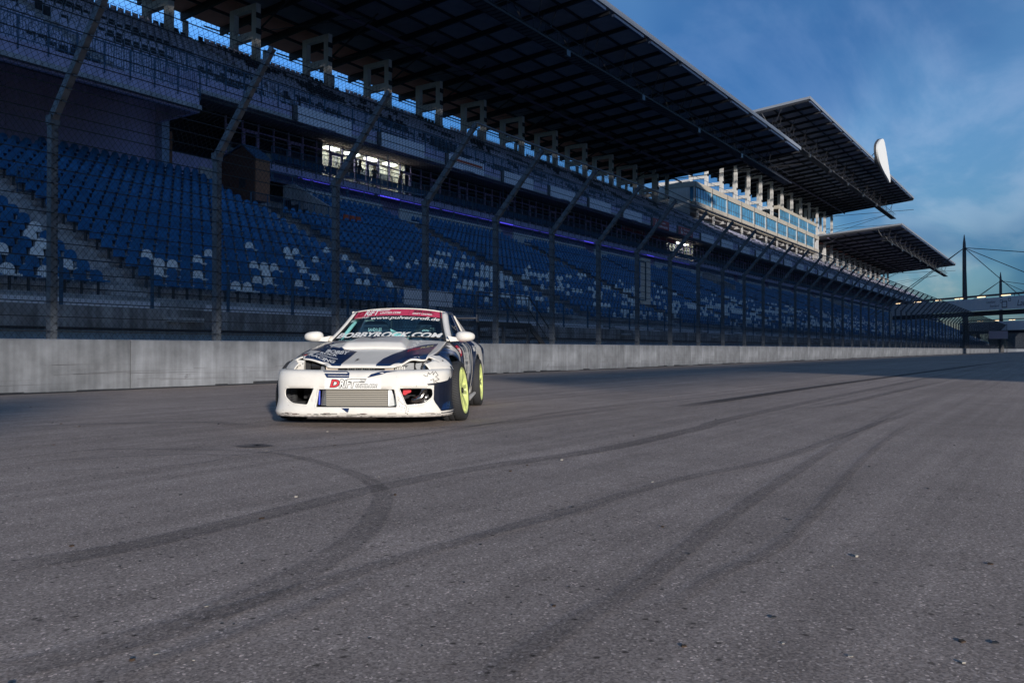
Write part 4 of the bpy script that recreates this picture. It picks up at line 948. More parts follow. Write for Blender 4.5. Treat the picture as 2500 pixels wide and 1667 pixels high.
# ================================================================== added unseen building behind the camera, shaped to shade the stands and track
PT = thing('shade_building', 'long pale pit building raised on columns opposite the grandstand', 'building', loc=(-120, -24.5, 0), kind='structure')
MB().box(0, 190, 0, 4.5, 10.0, 40.0, WHITEP).box(190, 420, 0, 4.5, 10.0, 34.5, WHITEP).obj('upper_shade_block', PT)  # added block, tall enough to keep the sun off the seating tiers
for k in range(30):
    MB().box(k * 10 + 1.2, k * 10 + 8.8, 4.5, 4.53, 11.5, 13.8, GLASSB).box(k * 10 + 1.2, k * 10 + 8.8, 4.5, 4.53, 14.5, 17.4, GLASSB).obj('window', PT)
MB().box(0, 101.0, 3.6, 4.48, 6.4, 7.75, WHITEP).box(112.5, 127.0, 3.6, 4.48, 6.4, 7.75, WHITEP).box(127, 420, 0.02, 4.48, 0, 7.75, WHITEP).obj('low_shade_bands', PT)  # added bands and end block shade the ground; the gap lets sun reach the car
for k in range(30): MB().box(134 + k * 6, 138.5 + k * 6, 4.48, 4.52, 0, 4.2, STEELD).obj('shade_building_door', PT)
for k in range(3):
    for y in (0.6, 3.8): MB().box(k * 24 + 3, k * 24 + 3.6, y, y + 0.6, 0, 10.0, CONC).obj('column', PT)

# ================================================================== drift car (local axes: +x car's left, +y rearwards, z up; origin below the front axle)
CAR = thing('drift_car', 'white and navy drift car with missing headlights and lime green wheels on the track', 'car', loc=(6.847, 6.324, 0), rot=(0, 0, R(-59.2)))
CW = mat('car_white', (0.76, 0.72, 0.66), 0.32, coat=0.35, var=0.05, scale=9, dirt=((0.42, 0.38, 0.34), 9.0, 0.70))
CN = mat('car_navy', (0.008, 0.022, 0.075), 0.28, coat=0.4)
CB = mat('car_dark_navy', (0.006, 0.009, 0.022), 0.4, coat=0.2)
BLK = mat('matt_black', (0.010, 0.010, 0.012), 0.7)
INK = mat('black_ink', (0.012, 0.012, 0.014), 0.5)
WINK = mat('white_ink', (0.80, 0.78, 0.74), 0.45)
REDI = mat('red_ink', (0.62, 0.035, 0.05), 0.45)
PINK = mat('pink_red_film', (0.50, 0.04, 0.09), 0.4)
ALU = mat('cast_aluminium', (0.50, 0.50, 0.50), 0.28, 0.9, var=0.15, scale=20)
ALUP = mat('polished_pipe', (0.62, 0.60, 0.58), 0.2, 1.0)
MINT = mat('mint_paint', (0.70, 0.82, 0.74), 0.5)
LIME = mat('lime_rim', (0.62, 0.68, 0.24), 0.35, coat=0.3)
LIMED = mat('lime_rim_inner', (0.36, 0.46, 0.08), 0.5)
TYRE = mat('tyre_black', (0.022, 0.022, 0.024), 0.75, bump=0.5, bscale=120)
GREYM = mat('primer_grey', (0.33, 0.34, 0.36), 0.5, var=0.15, scale=25)
def cinterp(x, xs, ys):
    xs, ys = np.asarray(xs, float), np.asarray(ys, float); n = len(xs)
    d = np.zeros(n); h = np.diff(xs); s = np.diff(ys) / h; d[1:-1] = (s[:-1] * h[1:] + s[1:] * h[:-1]) / (h[:-1] + h[1:]); d[0], d[-1] = s[0], s[-1]
    x = np.clip(x, xs[0], xs[-1]); i = np.clip(np.searchsorted(xs, x) - 1, 0, n - 2); t = (x - xs[i]) / h[i]
    return (2*t**3-3*t**2+1)*ys[i] + (t**3-2*t**2+t)*h[i]*d[i] + (-2*t**3+3*t**2)*ys[i+1] + (t**3-t**2)*h[i]*d[i+1]
KY = [-.70, -.45, -.20, 0, .35, .72, 1.2, 1.8, 2.5, 3.0, 3.4, 3.68]
ZC = [.600, .655, .715, .758, .825, .880, .885, .89, .905, .93, .92, .88]
XS = [.60, .715, .755, .765, .760, .750, .755, .765, .78, .77, .73, .62]
ZS = [.632, .688, .725, .755, .805, .848, .868, .882, .905, .915, .90, .85]
WW = [.66, .845, .905, .915, .885, .860, .858, .862, .90, .925, .90, .78]
def prof(y, t):
    """half cross-section: t 0 (centre) .. 1 (sill)"""
    zc, xs, zs, w = (cinterp(y, KY, a) for a in (ZC, XS, ZS, WW))
    tk = [0, .18, .36, .46, .54, .62, .72, .84, 1.0]
    px = [0, .33, xs - .10, xs, (xs + w) / 2 + .015, w - .012, w, w - .015, w - .05]
    pz = [zc, zc - .004 + (zs - zc) * .15, zs + .006, zs - .018, zs - .075, zs - .14, .53, .36, .17]
    return float(cinterp(t, tk, px)), float(cinterp(t, tk, pz))
def grid_obj(name, rows, m, parent, thick=0.018, cutters=(), smooth=True, matfn=None, mirror=False, mats2=()):
    vs = [p for r in rows for p in r]; nr, nc = len(rows), len(rows[0]); fs = []
    for i in range(nr - 1):
        for j in range(nc - 1): a = i * nc + j; fs.append((a, a + 1, a + nc + 1, a + nc))
    me = bpy.data.meshes.new(name); me.from_pydata(vs, [], fs); me.materials.append(m)
    for q in mats2: me.materials.append(q)
    if matfn:
        for p_ in me.polygons: p_.material_index = matfn(p_.center)
    if smooth: me.polygons.foreach_set('use_smooth', [True] * len(fs))
    bm = bmesh.new(); bm.from_mesh(me); bmesh.ops.recalc_face_normals(bm, faces=bm.faces); bm.to_mesh(me); bm.free()
    o = link(name, me, parent)
    if thick:
        sm = o.modifiers.new('s', 'SOLIDIFY'); sm.thickness = thick; sm.offset = 0
    cos = []
    for cm in cutters:
        co = bpy.data.objects.new('c', cm); S.collection.objects.link(co); co.parent = parent; cos.append(co)
        b = o.modifiers.new('b', 'BOOLEAN'); b.operation = 'DIFFERENCE'; b.solver = 'EXACT'; b.object = co
    bpy.context.view_layer.update()
    if thick or cutters:
        dg = bpy.context.evaluated_depsgraph_get(); m2 = bpy.data.meshes.new_from_object(o.evaluated_get(dg)); m2.name = name; o.modifiers.clear(); o.data = m2
    for co in cos: bpy.data.objects.remove(co)
    return o
SURF = {}
def bvh(keys):
    vs, fs = [], []
    for k in keys:
        for o in SURF[k]:
            b = len(vs); vs += [tuple(v.co) for v in o.data.vertices]; fs += [tuple(b + i for i in p.vertices) for p in o.data.polygons]
    return BVHTree.FromPolygons(vs, fs)
def decal(name, flat, faces, plane, keys, m, parent=None, off=0.003, cell=0.035):
    """lay a flat outline on the bodywork. plane: 'top' (x,y), 'front' (x,z), 'left' (y,z)"""
    bm = bmesh.new(); vv = [bm.verts.new((c[0], c[1], 0)) for c in flat]
    for f in faces:
        try: bm.faces.new([vv[i] for i in f])
        except ValueError: pass
    if cell:
        co = np.array([c[:2] for c in flat]); mn, mx = co.min(0), co.max(0)
        for ax in (0, 1):
            q = mn[ax] + cell
            while q < mx[ax]:
                p0 = [0, 0, 0]; p0[ax] = q; nn = [0, 0, 0]; nn[ax] = 1
                bmesh.ops.bisect_plane(bm, geom=bm.verts[:] + bm.edges[:] + bm.faces[:], plane_co=p0, plane_no=nn); q += cell
    bmesh.ops.triangulate(bm, faces=bm.faces)
    T = bvh(keys) if isinstance(keys, (list, tuple)) else keys; dead = []
    for v in bm.verts:
        a, b = v.co.x, v.co.y
        if plane == 'top': o_, d_ = Vector((a, b, 3)), Vector((0, 0, -1))
        elif plane == 'front': o_, d_ = Vector((a, -3, b)), Vector((0, 1, 0))
        elif plane == 'rear': o_, d_ = Vector((a, 6, b)), Vector((0, -1, 0))
        else: o_, d_ = Vector((3, a, b)), Vector((-1, 0, 0))
        h = T.ray_cast(o_, d_)
        if h[0] is None: dead.append(v); continue
        n = h[1] if h[1].dot(d_) < 0 else -h[1]
        v.co = h[0] + n * off
    bmesh.ops.delete(bm, geom=dead, context='VERTS')
    me = bpy.data.meshes.new(name); bm.to_mesh(me); bm.free(); me.materials.append(m)
    return link(name, me, parent or CAR)
def poly_decal(name, pts, plane, keys, m, off=0.003, parent=None, cell=0.035): return decal(name, pts, [tuple(range(len(pts)))], plane, keys, m, parent, off, cell)
def text_decal(name, txt, x, z, h, w, plane, keys, m, off=0.005, shear=0.0, bold=0.0, rot=0.0, parent=None, curve=None, cell=0.06):
    co, faces = text_mesh(txt, h, shear, bold, w); c, s = math.cos(rot), math.sin(rot)
    if curve: co = np.array([(a, b + curve * (2 * a / w - 1) ** 2, 0) for a, b, _ in co])
    co = [(x + a * c - b * s, z + a * s + b * c) for a, b, _ in co]
    return decal(name, co, faces, plane, keys, m, parent, off, cell)
# ---- bumper
def plan(a, W, dep, yb, n=3.4):
    ca, sa = math.cos(a), math.sin(a)
    return W * math.copysign(abs(sa) ** (2 / n), sa), yb - dep * abs(ca) ** (2 / n)
zl = [.118, .125, .15, .19, .24, .30, .36, .42, .47, .505, .53, .545, .552, .554]
dyl = [.00, -.022, -.032, -.020, -.004, 0, .000, .000, .004, .012, .028, .055, .09, .14]
dwl = [.00, .018, .022, .010, 0, -.004, -.002, 0, 0, -.002, -.006, -.012, -.02, -.03]
rows = []
for z, dy, dw in zip(zl, dyl, dwl):
    r = []
    for i in range(65):
        a = (i / 64 - .5) * math.pi * 0.999; x, y = plan(a, .885 + dw, .50, -.37)
        f = abs(math.cos(a)) ** .5; r.append((x, y + dy * f - 0.0, z + (0.012 if z > .5 else 0) * abs(x) / .88))
    rows.append(r)
def prism_mesh(poly, y0, y1, m=None, axis='y', bev=0):
    q = MB().prism(poly, y0, y1, m or BLK, axis=axis); me = q.mesh('cut'); bm = bmesh.new(); bm.from_mesh(me)
    bmesh.ops.recalc_face_normals(bm, faces=bm.faces); bm.to_mesh(me); bm.free(); return me
def rounded(pts, r, n=4):
    out = []; N = len(pts)
    for i in range(N):
        p, a, b = Vector(pts[i]), Vector(pts[i-1]), Vector(pts[(i+1) % N]); rr = r[i] if isinstance(r, (list, tuple)) else r
        u, v = (a - p).normalized(), (b - p).normalized()
        for k in range(n + 1):
            t = k / n; q = (p + u * rr) * (1 - t) ** 2 + p * 2 * t * (1 - t) + (p + v * rr) * t * t; out.append((q.x, q.y))
    return out
duct = rounded([(.425, .388), (.740, .385), (.745, .300), (.66, .235), (.495, .222)], [.015, .035, .035, .04, .02])
ic = rounded([(-.392, .378), (.392, .378), (.392, .200), (-.392, .200)], .012)
ic = rounded([(-.375, .378), (.375, .378), (.400, .200), (-.400, .200)], .014)
cuts = [prism_mesh(duct, -1.2, -.2), prism_mesh([(-x, z) for x, z in reversed(duct)], -1.2, -.2), prism_mesh(ic, -1.2, -.3)]
arch = lambda y0: prism_mesh([(y0 + .372 * math.cos(a), .335 + .372 * math.sin(a)) for a in [i * 2 * math.pi / 36 for i in range(36)]], -1.2, 1.2, axis='x')
bump = grid_obj('front_bumper', rows, CW, CAR, 0.014, cuts)
SURF['bumper'] = [bump]
# rolled lips round the openings
for nm, pl in (('duct_lip', duct), ('duct_lip', [(-x, z) for x, z in duct]), ('intake_lip', ic)):
    T = bvh(['bumper']); pts = []
    for x, z in pl + [pl[0]]:
        cx = sum(a for a, _ in pl) / len(pl); cz = sum(b for _, b in pl) / len(pl); x2, z2 = cx + (x - cx) * 1.03, cz + (z - cz) * 1.05
        h = T.ray_cast(Vector((x2, -3, z2)), Vector((0, 1, 0)))
        if h[0]: pts.append(h[0] + Vector((0, 0.003, 0)))
    MB().tube(pts, 0.0075, CW, 6).obj(nm, bump, smooth=True)
# lower splitter edge
MB().tube([(x, y + .01, .112) for x, y in [plan((i / 40 - .5) * math.pi * .96, .90, .53, -.37) for i in range(41)]], 0.008, mat('scraped_lip', (0.30, 0.27, 0.25), 0.8, var=0.8, scale=30), 6).obj('splitter', bump)
# ---- hood
def hood_front(x):
    x = abs(x); t = min(1, max(0, (x - .29) / .09)); return -.70 + .095 * t * t * (3 - 2 * t) + .10 * max(0, (x - .42) / .24) ** 1.4
rows = []
for i in range(-24, 25):
    u = i / 24; r = []
    for j in range(30):
        v = j / 29
        xw = .66 * u; y0 = hood_front(xw); y = y0 + (.725 - y0) * v
        xs = float(cinterp(y, KY, XS)); t = abs(u) * .40
        X, Z = prof(y, t); k = 1 - v
        dent = 0.0
        if u > 0.45: dent = -.014 * math.exp(-((v - .02) / .07) ** 2) * math.sin((u - .45) * 16) - .012 * math.exp(-((v - .10) / .05) ** 2) * max(0, math.sin((u - .5) * 9))
        lip = -.020 * math.exp(-(v / .02) ** 2)
        r.append((math.copysign(X, u) if u else 0, y, Z + .006 + dent + lip))
    rows.append(r)
hood = grid_obj('bonnet', rows, CW, CAR, 0.012)
SURF['hood'] = [hood]
# raised scoop on the bonnet
rows = []
for i in range(-16, 17):
    u = i / 16; r = []
    for j in range(24):
        v = j / 23; y = .04 + .60 * v; wv = .38 - .07 * v; x = u * wv - .04
        _, zb = prof(y, abs(x) / .33 * .18); side = 1 - max(0, (abs(u) - .80) / .20) ** 1.5; fr = min(1, v / .16); hh = .058 * (fr ** .8) * max(0, side) * (1 - .35 * v)
        r.append((x, y, zb + .0125 + hh - .004 * (1 - side)))
    rows.append(r)
scoop = grid_obj('bonnet_scoop', rows, CW, CAR, 0.006); SURF['scoop'] = [scoop]
rv = MB()
for i in range(22): rv.box(.385 + .02 * math.sin(i), .40 + .02 * math.sin(i), -.02 + i * .031, -.008 + i * .031, 0, 0.004, GREYM)
for k, b in enumerate(range(0, len(rv.v), 8)):
    y = rv.v[b][1]; z = prof(y, .2)[1] + .013
    for q in range(8): x, yy, zz_ = rv.v[b + q]; rv.v[b + q] = (x, yy, z + zz_)
rv.obj('rivets', hood)
# ---- fenders, doors, quarters
def side_panel(name, y0, y1, t0, t1, ny, m, cutters=(), sgn=1, zlow=None, nt=22):
    rows = []
    for i in range(ny + 1):
        y = y0 + (y1 - y0) * i / ny; r = []
        tt1 = t1
        if zlow is not None:
            a, b = t0, 1.0
            for _ in range(30):
                mid = (a + b) / 2
                if prof(y, mid)[1] > zlow: a = mid
                else: b = mid
            tt1 = a
        for j in range(nt + 1):
            x, z = prof(y, t0 + (tt1 - t0) * j / nt); r.append((sgn * x, y, z))
        rows.append(r)
    return grid_obj(name, rows, m, CAR, 0.012, cutters)
for s in (1, -1):
    nose = side_panel('fender_nose', -.46, -.335, .402, .60, 8, CW, (), s, zlow=.565)
    ring = side_panel('headlight_surround', -.635, -.462, .475, .60, 10, CW, (), s, zlow=.562, nt=10)
    fen = side_panel('front_fender', -.335, .85, .402, .99, 36, CB if s > 0 else CW, (arch(0),), s)
    door = side_panel('door', .858, 1.99, .40, .99, 18, CN, (), s)
    qt = side_panel('rear_quarter', 1.998, 3.68, .40, .99, 40, CW, (arch(2.525),), s)
    SURF.setdefault('side%d' % s, []).extend([nose, ring, fen, door, qt])
    MB().tube([(s * .875, .45, .19), (s * .90, 1.2, .17), (s * .895, 2.1, .19)], [.02, .035, .02], CW, 8).obj('side_skirt', CAR)
SURF['sides'] = SURF['side1'] + SURF['side-1']
# cowl, rear deck, tail
rows = []
for i in range(-12, 13):
    r = []
    for j in range(8): y = .735 + .14 * j / 7; x, z = prof(y, abs(i / 12) * .40); r.append((math.copysign(x, i) if i else 0, y, z - .012))
    rows.append(r)
grid_obj('cowl', rows, BLK, CAR, 0.01)
rows = []
for i in range(-12, 13):
    r = []
    for j in range(10): y = 2.95 + .73 * j / 9; x, z = prof(y, abs(i / 12) * .40); r.append((math.copysign(x, i) if i else 0, y, z))
    rows.append(r)
grid_obj('boot_lid', rows, CW, CAR, 0.01)
MB().prism([(-.76, .20), (.76, .20), (.80, .5), (.66, .86), (-.66, .86), (-.80, .5)], 3.64, 3.75, CW).obj('rear_bumper', CAR)
# ---- greenhouse
def gh(u, v):
    """windscreen: u -1..1 across, v 0 bottom .. 1 top"""
    hw = .715 + (.570 - .715) * v - .01 * math.sin(v * math.pi); z = .868 + (1.232 - .868) * v; y = .80 + (1.47 - .80) * v ** .94
    return (u * hw, y - .15 * (1 - u * u) * (1 - .25 * v), z + .030 * (1 - u * u) * v + .014 * (1 - u * u))
WG = glass_mat('windscreen_glass', (0.62, 0.93, 1.0), 0.0, 0.96)
rows = [[gh(i / 14, j / 12) for j in range(13)] for i in range(-14, 15)]
ws = grid_obj('windscreen', rows, WG, CAR, 0); SURF['glass'] = [ws]
def roofp(u, v):
    y = 1.475 + .86 * v; hw = .575 - .01 * v; z = 1.236 + .035 * math.sin(min(1, v * 1.15) * math.pi * .55) - .02 * v * v
    return (u * hw, y - .10 * (1 - u * u) * (1 - v) + .06 * (1 - u * u) * v, z + .045 * (1 - abs(u) ** 2.4) * (1 - .2 * v))
rf = grid_obj('roof', [[roofp(i / 12, j / 10) for j in range(11)] for i in range(-12, 13)], CW, CAR, 0.012); SURF['roof'] = [rf]
def rw(u, v):
    hw = .565 + .10 * v; z = 1.235 - .30 * v; y = 2.36 + .68 * v ** .95; return (u * hw, y + .08 * (1 - u * u), z + .03 * (1 - u * u))
grid_obj('rear_window', [[rw(i / 8, j / 6) for j in range(7)] for i in range(-8, 9)], WG, CAR, 0)
for s in (1, -1):
    pl = [gh(s * 1.0, j / 10) for j in range(11)]
    rows = []
    for j, p_ in enumerate(pl):
        x, y, z = p_; v = j / 10
        rows.append([(x - s * .030, y - .012, z + .002), (x + s * .008, y + .0, z + .006), (x + s * .030, y + .045, z - .004), (x + s * .034, y + .085, z - .016)])
    grid_obj('a_pillar', rows, CW, CAR, 0.012)
    MB().tube([(x - s * .048, y - .018, z + .003) for x, y, z in pl], 0.013, BLK, 6).obj('windscreen_seal', CAR)
    # side glass and rails
    SG = glass_mat('side_glass', (0.10, 0.22, 0.38), 0.30, 0.6) if s == 1 else MATS['side_glass']
    pts = [(.72, .895, .872), (.745, 1.9, .885), (.60, 2.33, 1.215), (.595, 1.50, 1.215)]
    MB().prism([(1.02, .875), (1.95, .888), (1.93, 1.205), (1.54, 1.212)], s * .655, s * .66, SG, axis='x').obj('side_window', CAR)
    w = CAR.children[-1] if False else None
    MB().hexa([(s * .745, 1.90, .885), (s * .60, 1.90, 1.225), (s * .60, 1.98, 1.225), (s * .745, 1.98, .885), (s * .76, 1.90, .885), (s * .615, 1.90, 1.225), (s * .615, 1.98, 1.225), (s * .76, 1.98, .885)], CN).obj('b_pillar', CAR)
    MB().hexa([(s * .745, 2.35, .90), (s * .59, 2.30, 1.22), (s * .59, 2.42, 1.20), (s * .70, 3.02, .93), (s * .765, 2.35, .90), (s * .61, 2.30, 1.225), (s * .61, 2.42, 1.205), (s * .76, 3.02, .925)], CW).obj('c_pillar', CAR)
    MB().tube([(s * .592, 1.50, 1.236), (s * .600, 1.9, 1.248), (s * .585, 2.36, 1.225)], 0.017, CW if s < 0 else CN, 8).obj('roof_rail', CAR)
for o in [o for o in S.objects if o.name.startswith('side_window')]:
    for v in o.data.vertices:
        f = (v.co.z - .875) / .34; v.co.x = math.copysign(.752 - .145 * f + (v.co.x - math.copysign(.655, v.co.x)) * math.copysign(1, v.co.x), v.co.x)
# ---- wipers, mirrors, wing
for a, b in (((-.42, .655, .905), (.30, .70, .915)), ((.08, .63, .91), (.66, .775, .90))): MB().tube([a, ((a[0] + b[0]) / 2, (a[1] + b[1]) / 2 - .02, .918), b], .007, BLK, 6).obj('wiper', CAR)
for s in (1, -1):
    bm = bmesh.new(); bmesh.ops.create_uvsphere(bm, u_segments=20, v_segments=14, radius=1.0)
    for v in bm.verts:
        x, y, z = v.co; sx = math.copysign(abs(x) ** .75, x); sz = math.copysign(abs(z) ** .8, z); yy = y * (0.085 if y < 0 else 0.03)
        v.co = Vector((s * (.905 + sx * .115), .80 + yy + .02 * abs(sx), .922 + sz * .062 * (1 - .15 * sx)))
    me = bpy.data.meshes.new('wing_mirror'); bmesh.ops.recalc_face_normals(bm, faces=bm.faces); bm.to_mesh(me); bm.free(); me.materials.append(CW)
    for p_ in me.polygons: p_.use_smooth = True
    mo = link('wing_mirror', me, CAR)
    MB().hexa([(s * .73, .77, .862), (s * .86, .77, .872), (s * .86, .84, .872), (s * .73, .90, .862), (s * .70, .78, .93), (s * .84, .78, .905), (s * .84, .84, .905), (s * .70, .90, .93)], CW).obj('mirror_foot', mo)
wg = MB().prism([(3.48, 1.235), (3.60, 1.225), (3.76, 1.265), (3.75, 1.275), (3.60, 1.250), (3.48, 1.250)], -.80, .80, CB, axis='x').box(-.81, -.80, 3.46, 3.78, 1.19, 1.29, CB).box(.80, .81, 3.46, 3.78, 1.19, 1.29, CB)
for s in (1, -1): wg.box(s * .5 - .008, s * .5 + .008, 3.54, 3.62, .90, 1.23, BLK)
wg.obj('rear_wing', CAR)
# ---- interior
MB().box(-.66, .66, .90, 1.12, .70, .875, BLK).obj('dashboard', CAR)
MB().box(-.70, .70, .9, 3.0, .22, .30, BLK).box(-.70, .70, .95, 1.0, .3, .8, BLK).obj('cabin_floor', CAR)
for s in (.34, -.36):
    bk = [(s - .25, .30), (s - .27, .75), (s - .20, .98), (s - .15, 1.10), (s - .10, 1.14), (s + .10, 1.14), (s + .15, 1.10), (s + .20, .98), (s + .27, .75), (s + .25, .30)]
    so = MB().prism(rounded(bk, .03, 2), 1.72, 1.80, mat('seat_fabric', (0.012, 0.018, 0.035), 0.85)).hexa([(s - .25, 1.3, .38), (s + .25, 1.3, .38), (s + .25, 1.75, .30), (s - .25, 1.75, .30), (s - .25, 1.3, .46), (s + .25, 1.3, .46), (s + .25, 1.75, .40), (s - .25, 1.75, .40)], MATS['seat_fabric']).obj('bucket_seat', CAR)
    flat_text('seat_lettering', 'SANDTLER', WINK, so, (s - .09, 1.715, 1.005), (1, 0, 0), (0, 0, 1), .042, width=.18, bold=.01)
cage = MB(); cg = lambda *p, r=.028: cage.tube(list(p), r, MINT, 8)
for s in (1, -1):
    cg((s * .64, 1.02, .5), (s * .655, 1.05, .86), (s * .53, 1.56, 1.19), (s * .53, 2.0, 1.21), r=.024); cg((s * .60, 2.02, .3), (s * .62, 2.02, .85), (s * .53, 2.02, 1.19), r=.024)
    cg((s * .53, 2.02, 1.17), (s * .50, 2.9, .70))
    cage.hexa([(s * .56, 2.0, 1.10), (s * .49, 2.0, 1.18), (0.02 * -s, 2.0, .93), (0.02 * -s, 2.0, .84), (s * .56, 2.02, 1.10), (s * .49, 2.02, 1.18), (0.02 * -s, 2.02, .93), (0.02 * -s, 2.02, .84)], MINT)
cg((-.53, 1.56, 1.20), (.53, 1.56, 1.20)); cg((-.53, 2.02, 1.20), (.53, 2.02, 1.20)); cage.box(-.17, .17, 2.0, 2.02, .70, .90, MINT)
cage.obj('roll_cage', CAR, smooth=True)
MB().tube([(.36 + .17 * math.cos(a), 1.20 + .06 * math.sin(a), .87 + .16 * math.sin(a)) for a in [i * math.pi / 10 for i in range(21)]], .014, BLK, 6).obj('steering_wheel', CAR)
MB().box(-.70, .70, -.28, -.26, .25, .52, BLK).box(-.60, .60, -.45, .7, .16, .30, BLK).box(-.66, .66, .74, .76, .3, .80, BLK).box(-.57, .57, -.30, .74, .3, .60, BLK).obj('engine_bay', CAR)
MB().box(-.78, .78, -.3, 3.6, .13, .22, BLK).box(-.58, .58, 2.1, 3.6, .2, .82, BLK).obj('underbody', CAR)
# ---- wheels
def wheel_parts():
    n = 64; prof_t = [(-.105, .245), (-.118, .275), (-.117, .302), (-.105, .317), (-.06, .3205), (-.056, .312), (-.044, .312), (-.04, .3215), (.0, .322), (.004, .313), (.016, .313), (.02, .3215), (.06, .3205), (.105, .317), (.117, .302), (.118, .275), (.105, .245)]
    vs, fs = [], []
    for i in range(n):
        a = 2 * math.pi * i / n
        for (w, r) in prof_t: vs.append((w, r * math.cos(a), r * math.sin(a)))
    k = len(prof_t)
    for i in range(n):
        for j in range(k - 1): fs.append((i * k + j, i * k + j + 1, ((i + 1) % n) * k + j + 1, ((i + 1) % n) * k + j))
    t = bpy.data.meshes.new('tyre'); t.from_pydata(vs, [], fs); t.materials.append(TYRE); t.polygons.foreach_set('use_smooth', [True] * len(fs))
    tr_ = MB()
    for i in range(72):                               # slanting tread grooves
        a = 2 * math.pi * i / 72
        for sg in (1, -1):
            p = [(sg * .022, a), (sg * .105, a + .13)]
            q = []
            for w, aa in p:
                for da in (-.008, .008): q.append((w, .3235 * math.cos(aa + da) - 0, .3235 * math.sin(aa + da)))
            b = len(tr_.v); tr_.v += q; tr_.f.append((b, b + 1, b + 3, b + 2)); tr_.m.append(tr_.mi(mat('tread_groove', (0.07, 0.07, 0.075), 0.8)))
    r = MB(); nn = 48
    pr = [(.112, .252), (.118, .246), (.112, .238), (.085, .228), (.03, .215), (-.09, .215), (-.10, .245)]
    for i in range(nn):
        a = 2 * math.pi * i / nn
        for w, rr in pr: r.v.append((w, rr * math.cos(a), rr * math.sin(a)))
    kk = len(pr); mi = r.mi(LIME); mj = r.mi(LIMED)
    for i in range(nn):
        for j in range(kk - 1): r.f.append((i*kk+j, i*kk+j+1, ((i+1) % nn)*kk+j+1, ((i+1) % nn)*kk+j)); r.m.append(mi if j < 4 else mj)
    sp = MB()
    for i in range(6):
        for da in (-.17, .17):
            a = 2 * math.pi * i / 6 + da; a2 = 2 * math.pi * i / 6 + da * .5
            c, s = math.cos(a), math.sin(a); c2, s2 = math.cos(a2), math.sin(a2); wd = .019
            pts = []
            for w0, w1 in ((.055, .098),):
                for w in (w0, w1):
                    pts += [(w - .012, .05 * c2 + wd * s2, .05 * s2 - wd * c2), (w - .012, .05 * c2 - wd * s2, .05 * s2 + wd * c2), (w + .006, .232 * c - wd * s, .232 * s + wd * c), (w + .006, .232 * c + wd * s, .232 * s - wd * c)]
            sp.hexa(pts, LIME)
    sp.prism([(.07 * math.cos(a), .07 * math.sin(a)) for a in [i * math.pi / 8 for i in range(16)]], .03, .09, LIME, axis='x').prism([(.03 * math.cos(a), .03 * math.sin(a)) for a in [i * math.pi / 6 for i in range(12)]], .09, .105, BLK, axis='x')
    bd = MB().prism([(.16 * math.cos(a), .16 * math.sin(a)) for a in [i * math.pi / 12 for i in range(24)]], -.02, 0, mat('brake_disc', (0.2, 0.2, 0.2), 0.35, 0.8), axis='x').prism([(.215 * math.cos(a), .215 * math.sin(a)) for a in [i * math.pi / 12 for i in range(24)]], -.06, -.055, BLK, axis='x')
    return t, tr_.mesh('tread'), r.mesh('rim', True), sp.mesh('spokes'), bd.mesh('brake_disc')
WP = wheel_parts()
for (x, y, s, steer, camb) in ((.862, 0, 1, -3.5, 5.5), (-.862, 0, -1, -3.5, 5.5), (.835, 2.525, 1, 0, 2), (-.835, 2.525, -1, 0, 2)):
    w = link('wheel', WP[0], CAR, (x, y, .318), (0, R(-camb) * 1, R(steer)) if s > 0 else (0, R(camb), R(180 + steer)))
    if s < 0: w.rotation_euler = (0, R(-camb), R(180 + steer))
    for nm, me in (('tread', WP[1]), ('rim', WP[2]), ('spokes', WP[3]), ('brake_disc', WP[4])): link(nm, me, w)
# ---- intercooler and what shows through the openings
icx = link('intercooler', MB().box(-.318, .300, -.80, -.72, .205, .372, mat('cooler_core', (0.10, 0.095, 0.085), 0.5, 0.5)).mesh('intercooler'), CAR)  # dark core behind the pale bars
fin = MB().box(-.318, .300, -.815, -.795, 0, .0095, mat('cooler_bar', (0.62, 0.56, 0.48), 0.35, 0.6)).mesh('fin')
for i in range(9): link('fin', fin, icx, (0, 0, .212 + i * .0182))
MB().hexa([(-.375, -.79, .21), (-.322, -.80, .21), (-.322, -.72, .21), (-.375, -.72, .21), (-.36, -.79, .37), (-.322, -.80, .37), (-.322, -.72, .37), (-.36, -.72, .37)], ALU).hexa([(.304, -.80, .205), (.385, -.79, .215), (.385, -.72, .215), (.304, -.72, .205), (.304, -.80, .37), (.335, -.79, .37), (.335, -.72, .37), (.304, -.72, .37)], ALU).obj('end_tank', icx)
MB().tube([(-.388, -.80, .36), (-.390, -.80, .22)], .009, mat('blue_hose', (0.02, 0.05, 0.55), 0.4), 8).obj('blue_hose', CAR)
MB().tube([(.50, -.62, .265), (.56, -.66, .262), (.61, -.665, .285), (.635, -.64, .335), (.635, -.60, .39)], .036, ALUP, 14).obj('charge_pipe', CAR, smooth=True)
MB().tube([(.60, -.60, .26), (.68, -.60, .30)], .02, ALU, 10).tube([(.58, -.62, .243), (.70, -.60, .25)], .010, ALU, 8).tube([(.71, -.6, .30), (.72, -.6, .25)], .008, WINK, 8).obj('small_pipes', CAR, smooth=True)
MB().prism([(.468 + .040 * math.cos(a) * (1 + .25 * math.cos(3 * a)), .353 + .036 * math.sin(a) * (1 + .25 * math.cos(3 * a))) for a in [i * math.pi / 9 for i in range(18)]], -.72, -.68, REDI).obj('red_cap', CAR)
MB().tube([(-.475, -.66, .31), (-.475, -.66, .235)], .030, mat('oil_filter', (0.35, 0.36, 0.38), 0.3, 0.6), 12).box(-.50, -.45, -.67, -.62, .33, .375, ALU).tube([(-.46, -.69, .36), (-.49, -.70, .33), (-.45, -.69, .31)], .007, MATS['blue_hose'], 6).obj('oil_filter_bracket', CAR)
